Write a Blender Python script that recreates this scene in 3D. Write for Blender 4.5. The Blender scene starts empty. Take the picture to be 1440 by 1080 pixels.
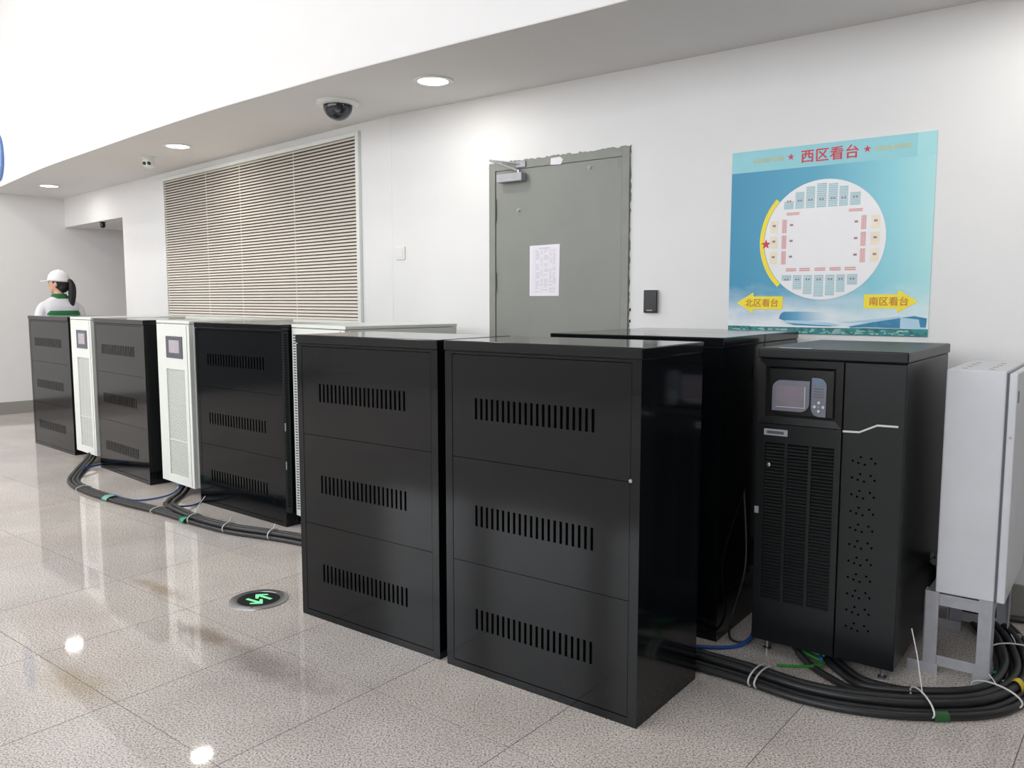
import bpy, bmesh, math, random
from mathutils import Vector, Matrix
random.seed(7)
R = math.radians
C = bpy.context.scene.collection
scene = bpy.context.scene

# ------------------------------------------------------------------ camera
cam_d = bpy.data.cameras.new('camera')
cam_d.sensor_width = 36.0
cam_d.lens = 1166.0 / 1440.0 * 36.0
cam_d.clip_start = 0.05
cam = bpy.data.objects.new('camera', cam_d)
C.objects.link(cam)
cam.location = (0, 0, 1.3975)
cam.rotation_euler = (R(90 - 5.767), 0, 0)
scene.camera = cam

# ------------------------------------------------------------------ view, world, daylight
scene.view_settings.view_transform = 'Standard'
scene.view_settings.look = 'None'
scene.view_settings.exposure = -0.2
scene.view_settings.gamma = 1.0
scene.view_settings.use_curve_mapping = False
world = bpy.data.worlds.new('world')
scene.world = world
world.use_nodes = True
world.node_tree.nodes['Background'].inputs[0].default_value = (0.80, 0.88, 1.0, 1)
world.node_tree.nodes['Background'].inputs[1].default_value = 1.0

A1 = R(-37.8)                      # direction of the right run of the main wall
A2 = R(-44.5)                      # direction of the left run
E1 = Vector((math.cos(A1), math.sin(A1))); N1 = Vector((-math.sin(A1), math.cos(A1)))
E2 = Vector((math.cos(A2), math.sin(A2))); N2 = Vector((-math.sin(A2), math.cos(A2)))
BRK = Vector((-0.8535, 5.9519))    # where the two runs meet
HC = 2.68                          # underside of the dropped ceiling
HH = 5.4                           # ceiling of the high hall
FAC = -6.0                         # facade distance behind the camera (along N1)
WIN_POWER = 112.0
WINS = [(-9.6, 2.0), (-7.3, 2.0), (-5.0, 2.0), (-2.7, 2.0), (-0.4, 2.0), (1.9, 2.0)]      # (centre along E1, width)
WIN_Z0, WIN_Z1 = 1.9, 5.2
for i, (ec, w) in enumerate(WINS):
    ld = bpy.data.lights.new('window_daylight', 'AREA')
    ld.shape = 'RECTANGLE'; ld.size = w - 0.1; ld.size_y = WIN_Z1 - WIN_Z0 - 0.1
    ld.energy = WIN_POWER; ld.color = (0.93, 0.97, 1.0)
    lo = bpy.data.objects.new('window_daylight', ld); C.objects.link(lo)
    p = E1 * ec + N1 * (FAC + 0.06)
    lo.location = (p.x, p.y, (WIN_Z0 + WIN_Z1) / 2)
    d = Vector((N1.x, N1.y, 0))
    lo.rotation_euler = d.to_track_quat('-Z', 'Y').to_euler()
LAMP_POWER = 3.8
FILL_PANELS = [(-7.4, 6.6), (-9.2, 5.4), (-5.9, 4.6), (-7.6, 3.4)]       # fill lamps added in the high ceiling to brighten the left wall
for (x, y) in FILL_PANELS:
    ld = bpy.data.lights.new('hall_fill_light', 'AREA'); ld.shape = 'SQUARE'; ld.size = 0.9; ld.energy = 42.0; ld.color = (1.0, 0.98, 0.95)
    lo = bpy.data.objects.new('hall_fill_light', ld); C.objects.link(lo); lo.location = (x, y, HH - 0.06)

# ------------------------------------------------------------------ helpers
def lin(c):
    return tuple(((v / 255) / 12.92 if v / 255 <= 0.04045 else ((v / 255 + 0.055) / 1.055) ** 2.4) for v in c)

MATS = {}
def mat(name, rgb, rough=0.5, metal=0.0, var=0.04, scale=14.0, bump=0.0, bscale=60.0, ior=1.5, coat=0.0, rvar=0.0, emit=None, es=0.0):
    if name in MATS: return MATS[name]
    m = bpy.data.materials.new(name); m.use_nodes = True
    nt = m.node_tree; b = nt.nodes['Principled BSDF']
    b.inputs['Roughness'].default_value = rough
    b.inputs['Metallic'].default_value = metal
    b.inputs['IOR'].default_value = ior
    b.inputs['Coat Weight'].default_value = coat
    col = lin(rgb)
    tc = nt.nodes.new('ShaderNodeTexCoord')
    n = nt.nodes.new('ShaderNodeTexNoise'); n.inputs['Scale'].default_value = scale; n.inputs['Detail'].default_value = 4
    nt.links.new(tc.outputs['Object'], n.inputs['Vector'])
    r = nt.nodes.new('ShaderNodeValToRGB')
    r.color_ramp.elements[0].position = 0.3; r.color_ramp.elements[1].position = 0.7
    r.color_ramp.elements[0].color = (*[max(0, v * (1 - var)) for v in col], 1)
    r.color_ramp.elements[1].color = (*[min(1, v * (1 + var)) for v in col], 1)
    nt.links.new(n.outputs['Fac'], r.inputs['Fac'])
    nt.links.new(r.outputs['Color'], b.inputs['Base Color'])
    if rvar > 0:
        mr = nt.nodes.new('ShaderNodeMapRange')
        mr.inputs['To Min'].default_value = max(0, rough - rvar); mr.inputs['To Max'].default_value = rough + rvar
        nt.links.new(n.outputs['Fac'], mr.inputs['Value']); nt.links.new(mr.outputs['Result'], b.inputs['Roughness'])
    if bump > 0:
        n2 = nt.nodes.new('ShaderNodeTexNoise'); n2.inputs['Scale'].default_value = bscale; n2.inputs['Detail'].default_value = 3
        nt.links.new(tc.outputs['Object'], n2.inputs['Vector'])
        bp = nt.nodes.new('ShaderNodeBump'); bp.inputs['Strength'].default_value = bump; bp.inputs['Distance'].default_value = 0.01
        nt.links.new(n2.outputs['Fac'], bp.inputs['Height']); nt.links.new(bp.outputs['Normal'], b.inputs['Normal'])
    if emit is not None:
        b.inputs['Emission Color'].default_value = (*lin(emit), 1)
        b.inputs['Emission Strength'].default_value = es
    MATS[name] = m
    return m

class MB:
    """collects shapes and links them as one mesh object"""
    def __init__(s): s.v = []; s.f = []
    def add(s, vs, fs):
        o = len(s.v); s.v += [tuple(p) for p in vs]; s.f += [tuple(i + o for i in f) for f in fs]; return s
    def box(s, x0, x1, y0, y1, z0, z1):
        vs = [(x0, y0, z0), (x1, y0, z0), (x1, y1, z0), (x0, y1, z0), (x0, y0, z1), (x1, y0, z1), (x1, y1, z1), (x0, y1, z1)]
        return s.add(vs, [(0, 3, 2, 1), (4, 5, 6, 7), (0, 1, 5, 4), (1, 2, 6, 5), (2, 3, 7, 6), (3, 0, 4, 7)])
    def prism_z(s, poly, z0, z1):       # poly counter-clockwise seen from above
        n = len(poly)
        vs = [(x, y, z0) for x, y in poly] + [(x, y, z1) for x, y in poly]
        fs = [tuple(range(n - 1, -1, -1)), tuple(range(n, 2 * n))] + [(i, (i + 1) % n, n + (i + 1) % n, n + i) for i in range(n)]
        return s.add(vs, fs)
    def prism_y(s, poly, y0, y1):       # poly (x,z) counter-clockwise seen from the front (-y); y0 is the front
        n = len(poly)
        vs = [(x, y0, z) for x, z in poly] + [(x, y1, z) for x, z in poly]
        fs = [tuple(range(n)), tuple(range(2 * n - 1, n - 1, -1))] + [((i + 1) % n, i, n + i, n + (i + 1) % n) for i in range(n)]
        return s.add(vs, fs)
    def prism_x(s, poly, x0, x1):       # poly (y,z)
        n = len(poly)
        vs = [(x0, y, z) for y, z in poly] + [(x1, y, z) for y, z in poly]
        fs = [tuple(range(n - 1, -1, -1)), tuple(range(n, 2 * n))] + [(i, (i + 1) % n, n + (i + 1) % n, n + i) for i in range(n)]
        return s.add(vs, fs)
    def lathe(s, prof, seg=32, c=(0, 0, 0), ax='z', caps=True):   # prof list of (r,h)
        vs = []; fs = []
        for r, hgt in prof:
            for k in range(seg):
                t = 2 * math.pi * k / seg
                p = (r * math.cos(t), r * math.sin(t), hgt)
                if ax == 'y': p = (p[0], -p[2], p[1])
                if ax == 'x': p = (p[2], p[0], p[1])
                vs.append((p[0] + c[0], p[1] + c[1], p[2] + c[2]))
        for i in range(len(prof) - 1):
            for k in range(seg):
                a = i * seg + k; b = i * seg + (k + 1) % seg
                fs.append((a, b, b + seg, a + seg))
        if caps:
            fs.append(tuple(range(seg - 1, -1, -1))); o = (len(prof) - 1) * seg
            fs.append(tuple(range(o, o + seg)))
        return s.add(vs, fs)
    def tube(s, pts, r, seg=10, caps=True, rr=None):
        pts = [Vector(p) for p in pts]; n = len(pts); vs = []; fs = []
        up = None
        for i, p in enumerate(pts):
            t = (pts[min(i + 1, n - 1)] - pts[max(i - 1, 0)])
            if t.length < 1e-9: t = Vector((0, 0, 1))
            t.normalize()
            if up is None:
                up = Vector((0, 0, 1)) if abs(t.z) < 0.9 else Vector((1, 0, 0))
            u = (up - t * up.dot(t))
            if u.length < 1e-6: u = t.orthogonal()
            u.normalize(); w = t.cross(u); up = u
            ri = rr[i] if rr else r
            for k in range(seg):
                a = 2 * math.pi * k / seg
                vs.append(p + (u * math.cos(a) + w * math.sin(a)) * ri)
        for i in range(n - 1):
            for k in range(seg):
                a = i * seg + k; b = i * seg + (k + 1) % seg
                fs.append((a, b, b + seg, a + seg))
        if caps:
            fs.append(tuple(range(seg - 1, -1, -1))); o = (n - 1) * seg; fs.append(tuple(range(o, o + seg)))
        return s.add(vs, fs)
    def ellipsoid(s, c, r, seg=20, rings=12, rot=None):
        vs = []; fs = []
        for i in range(1, rings):
            ph = math.pi * i / rings
            for k in range(seg):
                t = 2 * math.pi * k / seg
                p = Vector((r[0] * math.sin(ph) * math.cos(t), r[1] * math.sin(ph) * math.sin(t), r[2] * math.cos(ph)))
                if rot: p = rot @ p
                vs.append(p + Vector(c))
        tp = Vector((0, 0, r[2])); bt = Vector((0, 0, -r[2]))
        if rot: tp = rot @ tp; bt = rot @ bt
        vs += [tp + Vector(c), bt + Vector(c)]
        T = len(vs) - 2; Bm = T + 1
        for k in range(seg): fs.append((T, k, (k + 1) % seg))
        for i in range(rings - 2):
            for k in range(seg):
                a = i * seg + k; b = i * seg + (k + 1) % seg
                fs.append((a, a + seg, b + seg, b))
        o = (rings - 2) * seg
        for k in range(seg): fs.append((Bm, o + (k + 1) % seg, o + k))
        return s.add(vs, fs)
    def loft(s, rings, caps=True):      # rings: list of equal-length point lists
        n = len(rings[0]); vs = [p for r in rings for p in r]; fs = []
        for i in range(len(rings) - 1):
            for k in range(n):
                a = i * n + k; b = i * n + (k + 1) % n
                fs.append((a, b, b + n, a + n))
        if caps:
            fs.append(tuple(range(n - 1, -1, -1))); o = (len(rings) - 1) * n; fs.append(tuple(range(o, o + n)))
        return s.add(vs, fs)
    def mesh(s, name, m, smooth=None):
        me = bpy.data.meshes.new(name); me.from_pydata(s.v, [], s.f)
        bm = bmesh.new(); bm.from_mesh(me); bmesh.ops.recalc_face_normals(bm, faces=bm.faces); bm.to_mesh(me); bm.free()
        me.materials.append(m)
        if smooth is not None:
            me.shade_smooth(); me.set_sharp_from_angle(angle=R(smooth))
        me.update(); return me
    def build(s, name, m, parent=None, bevel=0.0, smooth=None, seg=2):
        return link(name, s.mesh(name, m, smooth), parent, bevel, seg)

def link(name, me, parent=None, bevel=0.0, seg=2):
    o = bpy.data.objects.new(name, me); C.objects.link(o)
    if parent is not None: o.parent = parent
    if bevel > 0:
        b = o.modifiers.new('bevel', 'BEVEL'); b.width = bevel; b.segments = seg; b.limit_method = 'ANGLE'; b.angle_limit = R(40)
        b.harden_normals = False
    return o

def empty(name, loc, rz=0.0):
    o = bpy.data.objects.new(name, None); C.objects.link(o)
    o.empty_display_size = 0.1
    o.location = loc; o.rotation_euler = (0, 0, rz); return o

def tag(o, label=None, cat=None, group=None, kind=None):
    if label: o['label'] = label
    if cat: o['category'] = cat
    if group: o['group'] = group
    if kind: o['kind'] = kind
    return o

def dup(root, loc, rz, label=None, group=None):
    def cp(o, par):
        c = o.copy(); C.objects.link(c)
        if par is not None: c.parent = par
        for ch in list(o.children): cp(ch, c)
        return c
    r = cp(root, None); r.location = loc; r.rotation_euler = (0, 0, rz)
    if label: r['label'] = label
    if group: r['group'] = group
    return r

def spline(pts, per=8):
    P = [Vector(p) for p in pts]; out = []
    for i in range(len(P) - 1):
        p0 = P[max(i - 1, 0)]; p1 = P[i]; p2 = P[i + 1]; p3 = P[min(i + 2, len(P) - 1)]
        for k in range(per):
            t = k / per
            out.append(0.5 * ((2 * p1) + (p2 - p0) * t + (2 * p0 - 5 * p1 + 4 * p2 - p3) * t * t + (3 * p1 - p0 - 3 * p2 + p3) * t ** 3))
    out.append(P[-1]); return out

def w1(s, z=0.0, off=0.0):      # point on the right wall run, off = towards the room
    p = BRK + E1 * s - N1 * off; return (p.x, p.y, z)
def w2(s, z=0.0, off=0.0):
    p = BRK + E2 * s - N2 * off; return (p.x, p.y, z)

# ------------------------------------------------------------------ materials
M_WALL = mat('white_plaster', (232, 231, 231), 0.75, var=0.012, scale=3, bump=0.03, bscale=120)
M_CEIL = mat('ceiling_paint', (228, 226, 225), 0.8, var=0.01, scale=2)
M_BASE = mat('baseboard_stone', (150, 147, 142), 0.25, var=0.08, scale=160)
M_BLACK = mat('black_enamel', (11, 14, 17), 0.10, var=0.05, scale=30, ior=1.40)
M_BLACKTOP = mat('black_enamel_lid', (15, 17, 19), 0.10, var=0.05, scale=30, ior=1.45)
M_DARK = mat('dark_interior', (8, 8, 9), 0.8)
M_UPSBLK = mat('black_powder_coat', (17, 20, 22), 0.36, var=0.06, scale=40, ior=1.42, bump=0.03, bscale=700)
M_UPSBLK2 = mat('black_plastic', (12, 13, 16), 0.3, var=0.06, scale=40)
M_WHITE = mat('white_enamel', (228, 231, 226), 0.35, var=0.015, scale=20)
M_GRILLE = mat('pale_grille', (214, 217, 212), 0.5, var=0.03, scale=40)
M_GREYBZ = mat('grey_bezel', (88, 88, 100), 0.35)
M_LCD = mat('lcd_glass', (178, 170, 178), 0.12, var=0.06, scale=9)
M_STEEL = mat('brushed_steel', (170, 170, 172), 0.3, metal=0.9, var=0.08, scale=60)
M_GALV = mat('galvanised_paint', (168, 168, 174), 0.5, metal=0.1, var=0.08, scale=25)
M_BOX = mat('pale_grey_enamel', (208, 210, 215), 0.42, var=0.035, scale=7)
M_DOOR = mat('grey_door_paint', (132, 134, 128), 0.4, var=0.03, scale=4, bump=0.02, bscale=90)
M_FRAME = mat('grey_frame_paint', (134, 137, 130), 0.45, var=0.07, scale=12)
M_SLAT = mat('cream_aluminium', (226, 218, 207), 0.45, var=0.02, scale=6)
M_SHADE = mat('vent_shade', (80, 72, 66), 0.8)
M_RUBBER = mat('black_rubber', (33, 34, 36), 0.42, var=0.1, scale=50)
M_NYLON = mat('white_nylon', (215, 215, 210), 0.4)
M_BLUEW = mat('blue_wire', (32, 78, 150), 0.4)
M_GREENW = mat('green_wire', (52, 140, 58), 0.4)
M_TEAL = mat('teal_tape', (30, 160, 120), 0.4)
M_YTAPE = mat('yellow_tape', (226, 206, 40), 0.4)
M_PAPER = mat('paper', (236, 232, 240), 0.7, var=0.01)
M_INK = mat('faint_ink', (202, 199, 212), 0.7)
M_BLACKPL = mat('black_gloss_plastic', (12, 12, 14), 0.3)

def floor_material():
    m = bpy.data.materials.new('polished_granite'); m.use_nodes = True
    nt = m.node_tree; L = nt.links; b = nt.nodes['Principled BSDF']
    g = nt.nodes.new('ShaderNodeNewGeometry')
    def noise(scale, det=3, rough=0.6):
        n = nt.nodes.new('ShaderNodeTexNoise'); n.inputs['Scale'].default_value = scale
        n.inputs['Detail'].default_value = det; n.inputs['Roughness'].default_value = rough
        L.new(g.outputs['Position'], n.inputs['Vector']); return n
    def ramp(src, stops):
        r = nt.nodes.new('ShaderNodeValToRGB'); e = r.color_ramp.elements
        e[0].position = stops[0][0]; e[0].color = (*lin(stops[0][1]), 1)
        e[1].position = stops[-1][0]; e[1].color = (*lin(stops[-1][1]), 1)
        for p, c in stops[1:-1]:
            k = e.new(p); k.color = (*lin(c), 1)
        L.new(src, r.inputs['Fac']); return r
    def mix(fac, a, bb, kind='MIX'):
        x = nt.nodes.new('ShaderNodeMix'); x.data_type = 'RGBA'; x.blend_type = kind
        if isinstance(fac, float): x.inputs[0].default_value = fac
        else: L.new(fac, x.inputs[0])
        for s, v in ((6, a), (7, bb)):
            if isinstance(v, tuple): x.inputs[s].default_value = (*lin(v), 1)
            else: L.new(v, x.inputs[s])
        return x.outputs[2]
    grain = ramp(noise(150, 4, 0.7).outputs['Fac'], [(0.36, (106, 102, 100)), (0.45, (196, 191, 187)), (0.53, (236, 231, 227)), (0.64, (255, 252, 249))])
    vor = nt.nodes.new('ShaderNodeTexVoronoi'); vor.inputs['Scale'].default_value = 120
    L.new(g.outputs['Position'], vor.inputs['Vector'])
    fleck = ramp(vor.outputs['Distance'], [(0.04, (120, 116, 114)), (0.20, (255, 255, 255))])
    col = mix(0.45, grain.outputs['Color'], fleck.outputs['Color'], 'MULTIPLY')
    cloud = ramp(noise(1.6, 3).outputs['Fac'], [(0.32, (234, 231, 229)), (0.68, (255, 253, 252))])
    col = mix(1.0, col, cloud.outputs['Color'], 'MULTIPLY')
    oi = nt.nodes.new('ShaderNodeObjectInfo')
    tint = ramp(oi.outputs['Random'], [(0.0, (246, 246, 247)), (0.5, (251, 248, 246)), (1.0, (255, 253, 251))])
    col = mix(1.0, col, tint.outputs['Color'], 'MULTIPLY')
    # rust and water stains soaked into the stone
    for (cx, cy, ang, sx, sy, c, k) in ((-1.62, 2.93, -40, 0.30, 0.12, (196, 180, 140), 0.5), (-1.27, 3.35, -38, 0.28, 0.07, (150, 132, 108), 0.6),
                                        (-1.72, 3.92, -38, 0.34, 0.06, (190, 168, 140), 0.6), (-0.95, 3.07, -38, 0.42, 0.13, (128, 122, 117), 0.5)):
        mp = nt.nodes.new('ShaderNodeMapping'); mp.vector_type = 'TEXTURE'
        mp.inputs['Location'].default_value = (cx, cy, 0); mp.inputs['Rotation'].default_value = (0, 0, R(ang)); mp.inputs['Scale'].default_value = (sx, sy, 1)
        L.new(g.outputs['Position'], mp.inputs['Vector'])
        ln = nt.nodes.new('ShaderNodeVectorMath'); ln.operation = 'LENGTH'; L.new(mp.outputs['Vector'], ln.inputs[0])
        nn = noise(9, 4); ad = nt.nodes.new('ShaderNodeMath'); ad.operation = 'ADD'
        L.new(ln.outputs['Value'], ad.inputs[0]); L.new(nn.outputs['Fac'], ad.inputs[1])
        mr = nt.nodes.new('ShaderNodeMapRange'); mr.inputs['From Min'].default_value = 0.75; mr.inputs['From Max'].default_value = 1.45
        mr.inputs['To Min'].default_value = k; mr.inputs['To Max'].default_value = 0.0
        L.new(ad.outputs['Value'], mr.inputs['Value'])
        st = mix(1.0, col, c, 'MULTIPLY')
        br = mix(0.35, st, c)
        col = mix(mr.outputs['Result'], col, br)
    L.new(col, b.inputs['Base Color'])
    rr = nt.nodes.new('ShaderNodeMapRange'); rr.inputs['To Min'].default_value = 0.025; rr.inputs['To Max'].default_value = 0.065
    L.new(noise(5, 3).outputs['Fac'], rr.inputs['Value']); L.new(rr.outputs['Result'], b.inputs['Roughness'])
    b.inputs['IOR'].default_value = 1.55
    return m
M_FLOOR = floor_material()
M_GROUT = mat('grout', (98, 94, 91), 0.85)

# ------------------------------------------------------------------ setting: floor of granite tiles
floor = MB().box(-16, 16, -16, 16, -0.12, -0.0009).build('floor', M_GROUT)
tag(floor, 'polished speckled grey granite tile floor', 'floor', kind='structure')
TA = R(-38.5); TE = Vector((math.cos(TA), math.sin(TA))); TN = Vector((-math.sin(TA), math.cos(TA)))
TS = 0.628; h2 = (TS - 0.0028) / 2
tb = MB(); bv = 0.00005
tb.loft([[(x * (h2), y * (h2), -0.0024) for x, y in ((-1, -1), (1, -1), (1, 1), (-1, 1))],
         [(x * (h2), y * (h2), -bv) for x, y in ((-1, -1), (1, -1), (1, 1), (-1, 1))],
         [(x * (h2 - bv), y * (h2 - bv), 0) for x, y in ((-1, -1), (1, -1), (1, 1), (-1, 1))]])
tile_me = tb.mesh('tile', M_FLOOR)
cells = []
for i in range(-26, 27):
    for j in range(-20, 27):
        p = TE * (-1.55 + TS * (i + 0.5)) + TN * (1.305 + TS * (j + 0.5))
        if abs(p.x) > 15 or abs(p.y) > 15: continue
        d = p.length
        vis = p.y > 1.2 and abs(p.x) < 0.68 * p.y + 0.6 and (p - BRK).dot(N1) < 0.3 and (p - BRK).dot(N2) < 5.0 and d < 14
        cells.append((0 if vis else 1, d, p))
cells.sort(key=lambda c: (c[0], c[1]))
rest = MB()
for k, (nv, d, p) in enumerate(cells):
    if k < 290 and nv == 0:
        o = link('tile', tile_me, floor); o.location = (p.x, p.y, 0); o.rotation_euler = (0, 0, TA)
    else:
        q = [p + TE * (x * h2) + TN * (y * h2) for x, y in ((-1, -1), (1, -1), (1, 1), (-1, 1))]
        rest.prism_z([(v.x, v.y) for v in q], -0.0024, 0.0)
o = rest.build('tiles_beyond', M_FLOOR, floor); tag(o, kind='stuff')

# ------------------------------------------------------------------ walls
def wallbox(name, p0, ang, s0, s1, z0, z1, th, m=M_WALL, label=None):
    o = MB().box(s0, s1, 0, th, z0, z1).build(name, m); o.location = (p0.x, p0.y, 0); o.rotation_euler = (0, 0, ang)
    tag(o, label, 'wall', kind='structure'); return o
wallbox('wall_right_run', BRK, A1, -0.02, 9.5, 0, HC + 0.1, 0.2, label='long white plastered wall behind the door and the poster')
OPEN0, OPEN1, OPENZ = -6.774, -4.891, 2.32
wl = MB().box(OPEN1, 0.01, 0, 0.2, 0, HC + 0.1).box(OPEN0 - 0.2, OPEN1, 0, 0.2, OPENZ, HC + 0.1).build('wall_left_run', M_WALL)
wl.location = (BRK.x, BRK.y, 0); wl.rotation_euler = (0, 0, A2)
tag(wl, 'white wall with the louvred vent and the passage opening', 'wall', kind='structure')
CORN = BRK + E2 * OPEN0
AL = R(46.0); EL = Vector((math.cos(AL), math.sin(AL)))
lw = MB().box(-11.5, 5.0, 0, 0.2, 0, HH).build('wall_left', M_WALL); lw.location = (CORN.x, CORN.y, 0); lw.rotation_euler = (0, 0, AL)
tag(lw, 'white side wall at the far left end of the hall', 'wall', kind='structure')
dd = MB().box(-7.9, -4.3, -0.03, 0, 0, 2.5).build('dark_reflection_slab', mat('dark_slab', (84, 84, 86), 0.4, var=0.15, scale=6), bevel=0.004); dd.location = (CORN.x, CORN.y, 0); dd.rotation_euler = (0, 0, AL)  # unseen dark slab, added for the row cabinets to reflect
tag(dd, 'wide dark slab added on the side wall left of the picture for reflections', 'door', kind='structure')
bb = MB().box(-11.4, 4.9, -0.012, 0.0, 0, 0.15).build('baseboard_left', M_BASE, bevel=0.003); bb.location = (CORN.x, CORN.y, 0); bb.rotation_euler = (0, 0, AL)
tag(bb, 'grey stone baseboard along the far left wall', 'baseboard', kind='structure')
bb = MB().box(0.0, 0.86, -0.012, 0, 0, 0.15).box(1.95, 9.0, -0.012, 0, 0, 0.15).build('baseboard_right_run', M_BASE, bevel=0.003)
bb.location = (BRK.x, BRK.y, 0); bb.rotation_euler = (0, 0, A1)
tag(bb, 'grey stone baseboard under the poster wall', 'baseboard', kind='structure')
bb = MB().box(OPEN1, 0.0, -0.012, 0, 0, 0.15).build('baseboard_left_run', M_BASE, bevel=0.003)
bb.location = (BRK.x, BRK.y, 0); bb.rotation_euler = (0, 0, A2)
tag(bb, 'grey stone baseboard under the louvred vent', 'baseboard', kind='structure')
# corridor behind the opening
o = MB().box(OPEN1, OPEN1 + 0.15, 0.2, 4.2, 0, OPENZ + 0.1).box(OPEN0 - 0.3, OPEN1 + 0.15, 4.2, 4.35, 0, OPENZ + 0.1).build('wall_corridor', M_WALL)
o.location = (BRK.x, BRK.y, 0); o.rotation_euler = (0, 0, A2); tag(o, 'white walls of the side passage', 'wall', kind='structure')
o = MB().box(OPEN0 - 0.3, OPEN1 + 0.15, 0.2, 4.35, OPENZ, OPENZ + 0.1).build('ceiling_corridor', M_CEIL)
o.location = (BRK.x, BRK.y, 0); o.rotation_euler = (0, 0, A2); tag(o, 'low white ceiling of the side passage', 'ceiling', kind='structure')
# dropped ceiling and the curved bulkhead above its edge
EDGE = [(-6.55, 10.42), (-5.83, 9.62), (-5.08, 8.80), (-4.47, 8.15), (-3.60, 7.29), (-2.73, 6.44), (-2.02, 5.77), (-1.39, 5.22), (-0.97, 4.86), (-0.29, 4.32), (0.26, 3.90), (0.50, 3.71),
        (1.40, 3.01), (2.60, 2.08), (4.20, 0.84), (6.20, -0.71)]
edge = [Vector((p.x, p.y)) for p in spline([(x, y, 0) for x, y in EDGE], 6)]
back = [CORN + Vector((0.05, 0.1)), BRK + N1 * 0.1, BRK + E1 * 9.5 + N1 * 0.1]
def strip(name, offs, z0, z1, m):
    b = MB(); n = len(edge)
    nor = []
    for i in range(n):
        t = edge[min(i + 1, n - 1)] - edge[max(i - 1, 0)]; t.normalize(); nor.append(Vector((-t.y, t.x)))
    rings = [[(p.x, p.y, z0), (p.x, p.y, z1), (p.x + q.x * offs, p.y + q.y * offs, z1), (p.x + q.x * offs, p.y + q.y * offs, z0)] for p, q in zip(edge, nor)]
    b.loft(rings); return b.build(name, m, smooth=30)
o = strip('wall_bulkhead', 0.12, HC + 0.004, HH + 0.05, M_WALL); tag(o, 'tall white curved bulkhead above the dropped ceiling', 'wall', kind='structure')
poly = [(p.x, p.y) for p in edge[::1]] + [(back[2].x, back[2].y), (back[1].x, back[1].y), (back[0].x, back[0].y)]
cb = MB().prism_z(poly, HC, HC + 0.003); me = cb.mesh('ceiling', M_CEIL)
o = link('ceiling', me); tag(o, 'low dropped ceiling with downlights along the wall', 'ceiling', kind='structure')
# high hall: ceiling, glazed facade behind the camera, end wall
o = MB().box(-16, 16, -16, 16, HH, HH + 0.15).build('ceiling_hall', M_CEIL); tag(o, 'high white ceiling of the hall', 'ceiling', kind='structure')
fb = MB(); e_prev = -13.0
for ec, w in WINS:
    fb.box(e_prev, ec - w / 2, -0.25, 0, 0, HH); fb.box(ec - w / 2, ec + w / 2, -0.25, 0, 0, WIN_Z0); fb.box(ec - w / 2, ec + w / 2, -0.25, 0, WIN_Z1, HH)
    e_prev = ec + w / 2
fb.box(e_prev, 9.0, -0.25, 0, 0, HH)
o = fb.build('wall_rear', M_WALL); p = N1 * FAC; o.location = (p.x, p.y, 0); o.rotation_euler = (0, 0, A1); tag(o, 'white facade wall with tall windows behind the viewer', 'wall', kind='structure')
M_GLASS = mat('window_glass', (240, 245, 248), 0.0, var=0.0); M_GLASS.node_tree.nodes['Principled BSDF'].inputs['Transmission Weight'].default_value = 1.0
M_ALU = mat('window_aluminium', (140, 142, 146), 0.35, metal=0.6)
for i, (ec, w) in enumerate(WINS):
    b = MB(); x0, x1 = ec - w / 2, ec + w / 2
    b.box(x0, x0 + 0.05, -0.1, -0.02, WIN_Z0, WIN_Z1).box(x1 - 0.05, x1, -0.1, -0.02, WIN_Z0, WIN_Z1).box(x0 + 0.05, x1 - 0.05, -0.1, -0.02, WIN_Z0, WIN_Z0 + 0.05).box(x0 + 0.05, x1 - 0.05, -0.1, -0.02, WIN_Z1 - 0.05, WIN_Z1)
    o = b.build('window_%d' % (i + 1), M_ALU); o.location = (p.x, p.y, 0); o.rotation_euler = (0, 0, A1)
    tag(o, 'tall aluminium window in the facade', 'window', 'facade windows', kind='structure')
    MB().box(x0 + 0.05, x1 - 0.05, -0.07, -0.062, WIN_Z0 + 0.05, WIN_Z1 - 0.05).build('pane', M_GLASS, o)
M_DIM = mat('dark_stone_cladding', (96, 94, 92), 0.6)
o = MB().box(7.5, 7.7, -6.5, 6, 0, HH).build('wall_right_end', M_DIM); o.rotation_euler = (0, 0, A1); tag(o, 'dark clad end wall of the hall on the right', 'wall', kind='structure')
#@@OBJECTS
# ------------------------------------------------------------------ black battery cabinets
def slotted(b, x0, x1, z0, z1, y0, th, slots):
    """front plate with real slots; slots = [(sx0,sx1)], all from sz0 to sz1"""
    sx, sz0, sz1 = slots
    ys = y0; ye = y0 + th
    def q(xa, xb, za, zb):
        b.add([(xa, ys, za), (xb, ys, za), (xb, ys, zb), (xa, ys, zb)], [(0, 1, 2, 3)])
    q(x0, x1, z0, sz0); q(x0, x1, sz1, z1)
    xs = [x0] + [v for s in sx for v in s] + [x1]
    for k in range(0, len(xs), 2): q(xs[k], xs[k + 1], sz0, sz1)
    for a, c in sx:
        b.add([(a, ys, sz0), (c, ys, sz0), (c, ys, sz1), (a, ys, sz1), (a, ye, sz0), (c, ye, sz0), (c, ye, sz1), (a, ye, sz1)],
              [(0, 4, 7, 3), (1, 2, 6, 5), (0, 1, 5, 4), (3, 7, 6, 2)])
    b.add([(x0, ys, z0), (x1, ys, z0), (x1, ys, z1), (x0, ys, z1), (x0, ye, z0), (x1, ye, z0), (x1, ye, z1), (x0, ye, z1)],
          [(0, 3, 7, 4), (1, 5, 6, 2), (0, 4, 5, 1), (3, 2, 6, 7)])

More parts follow.
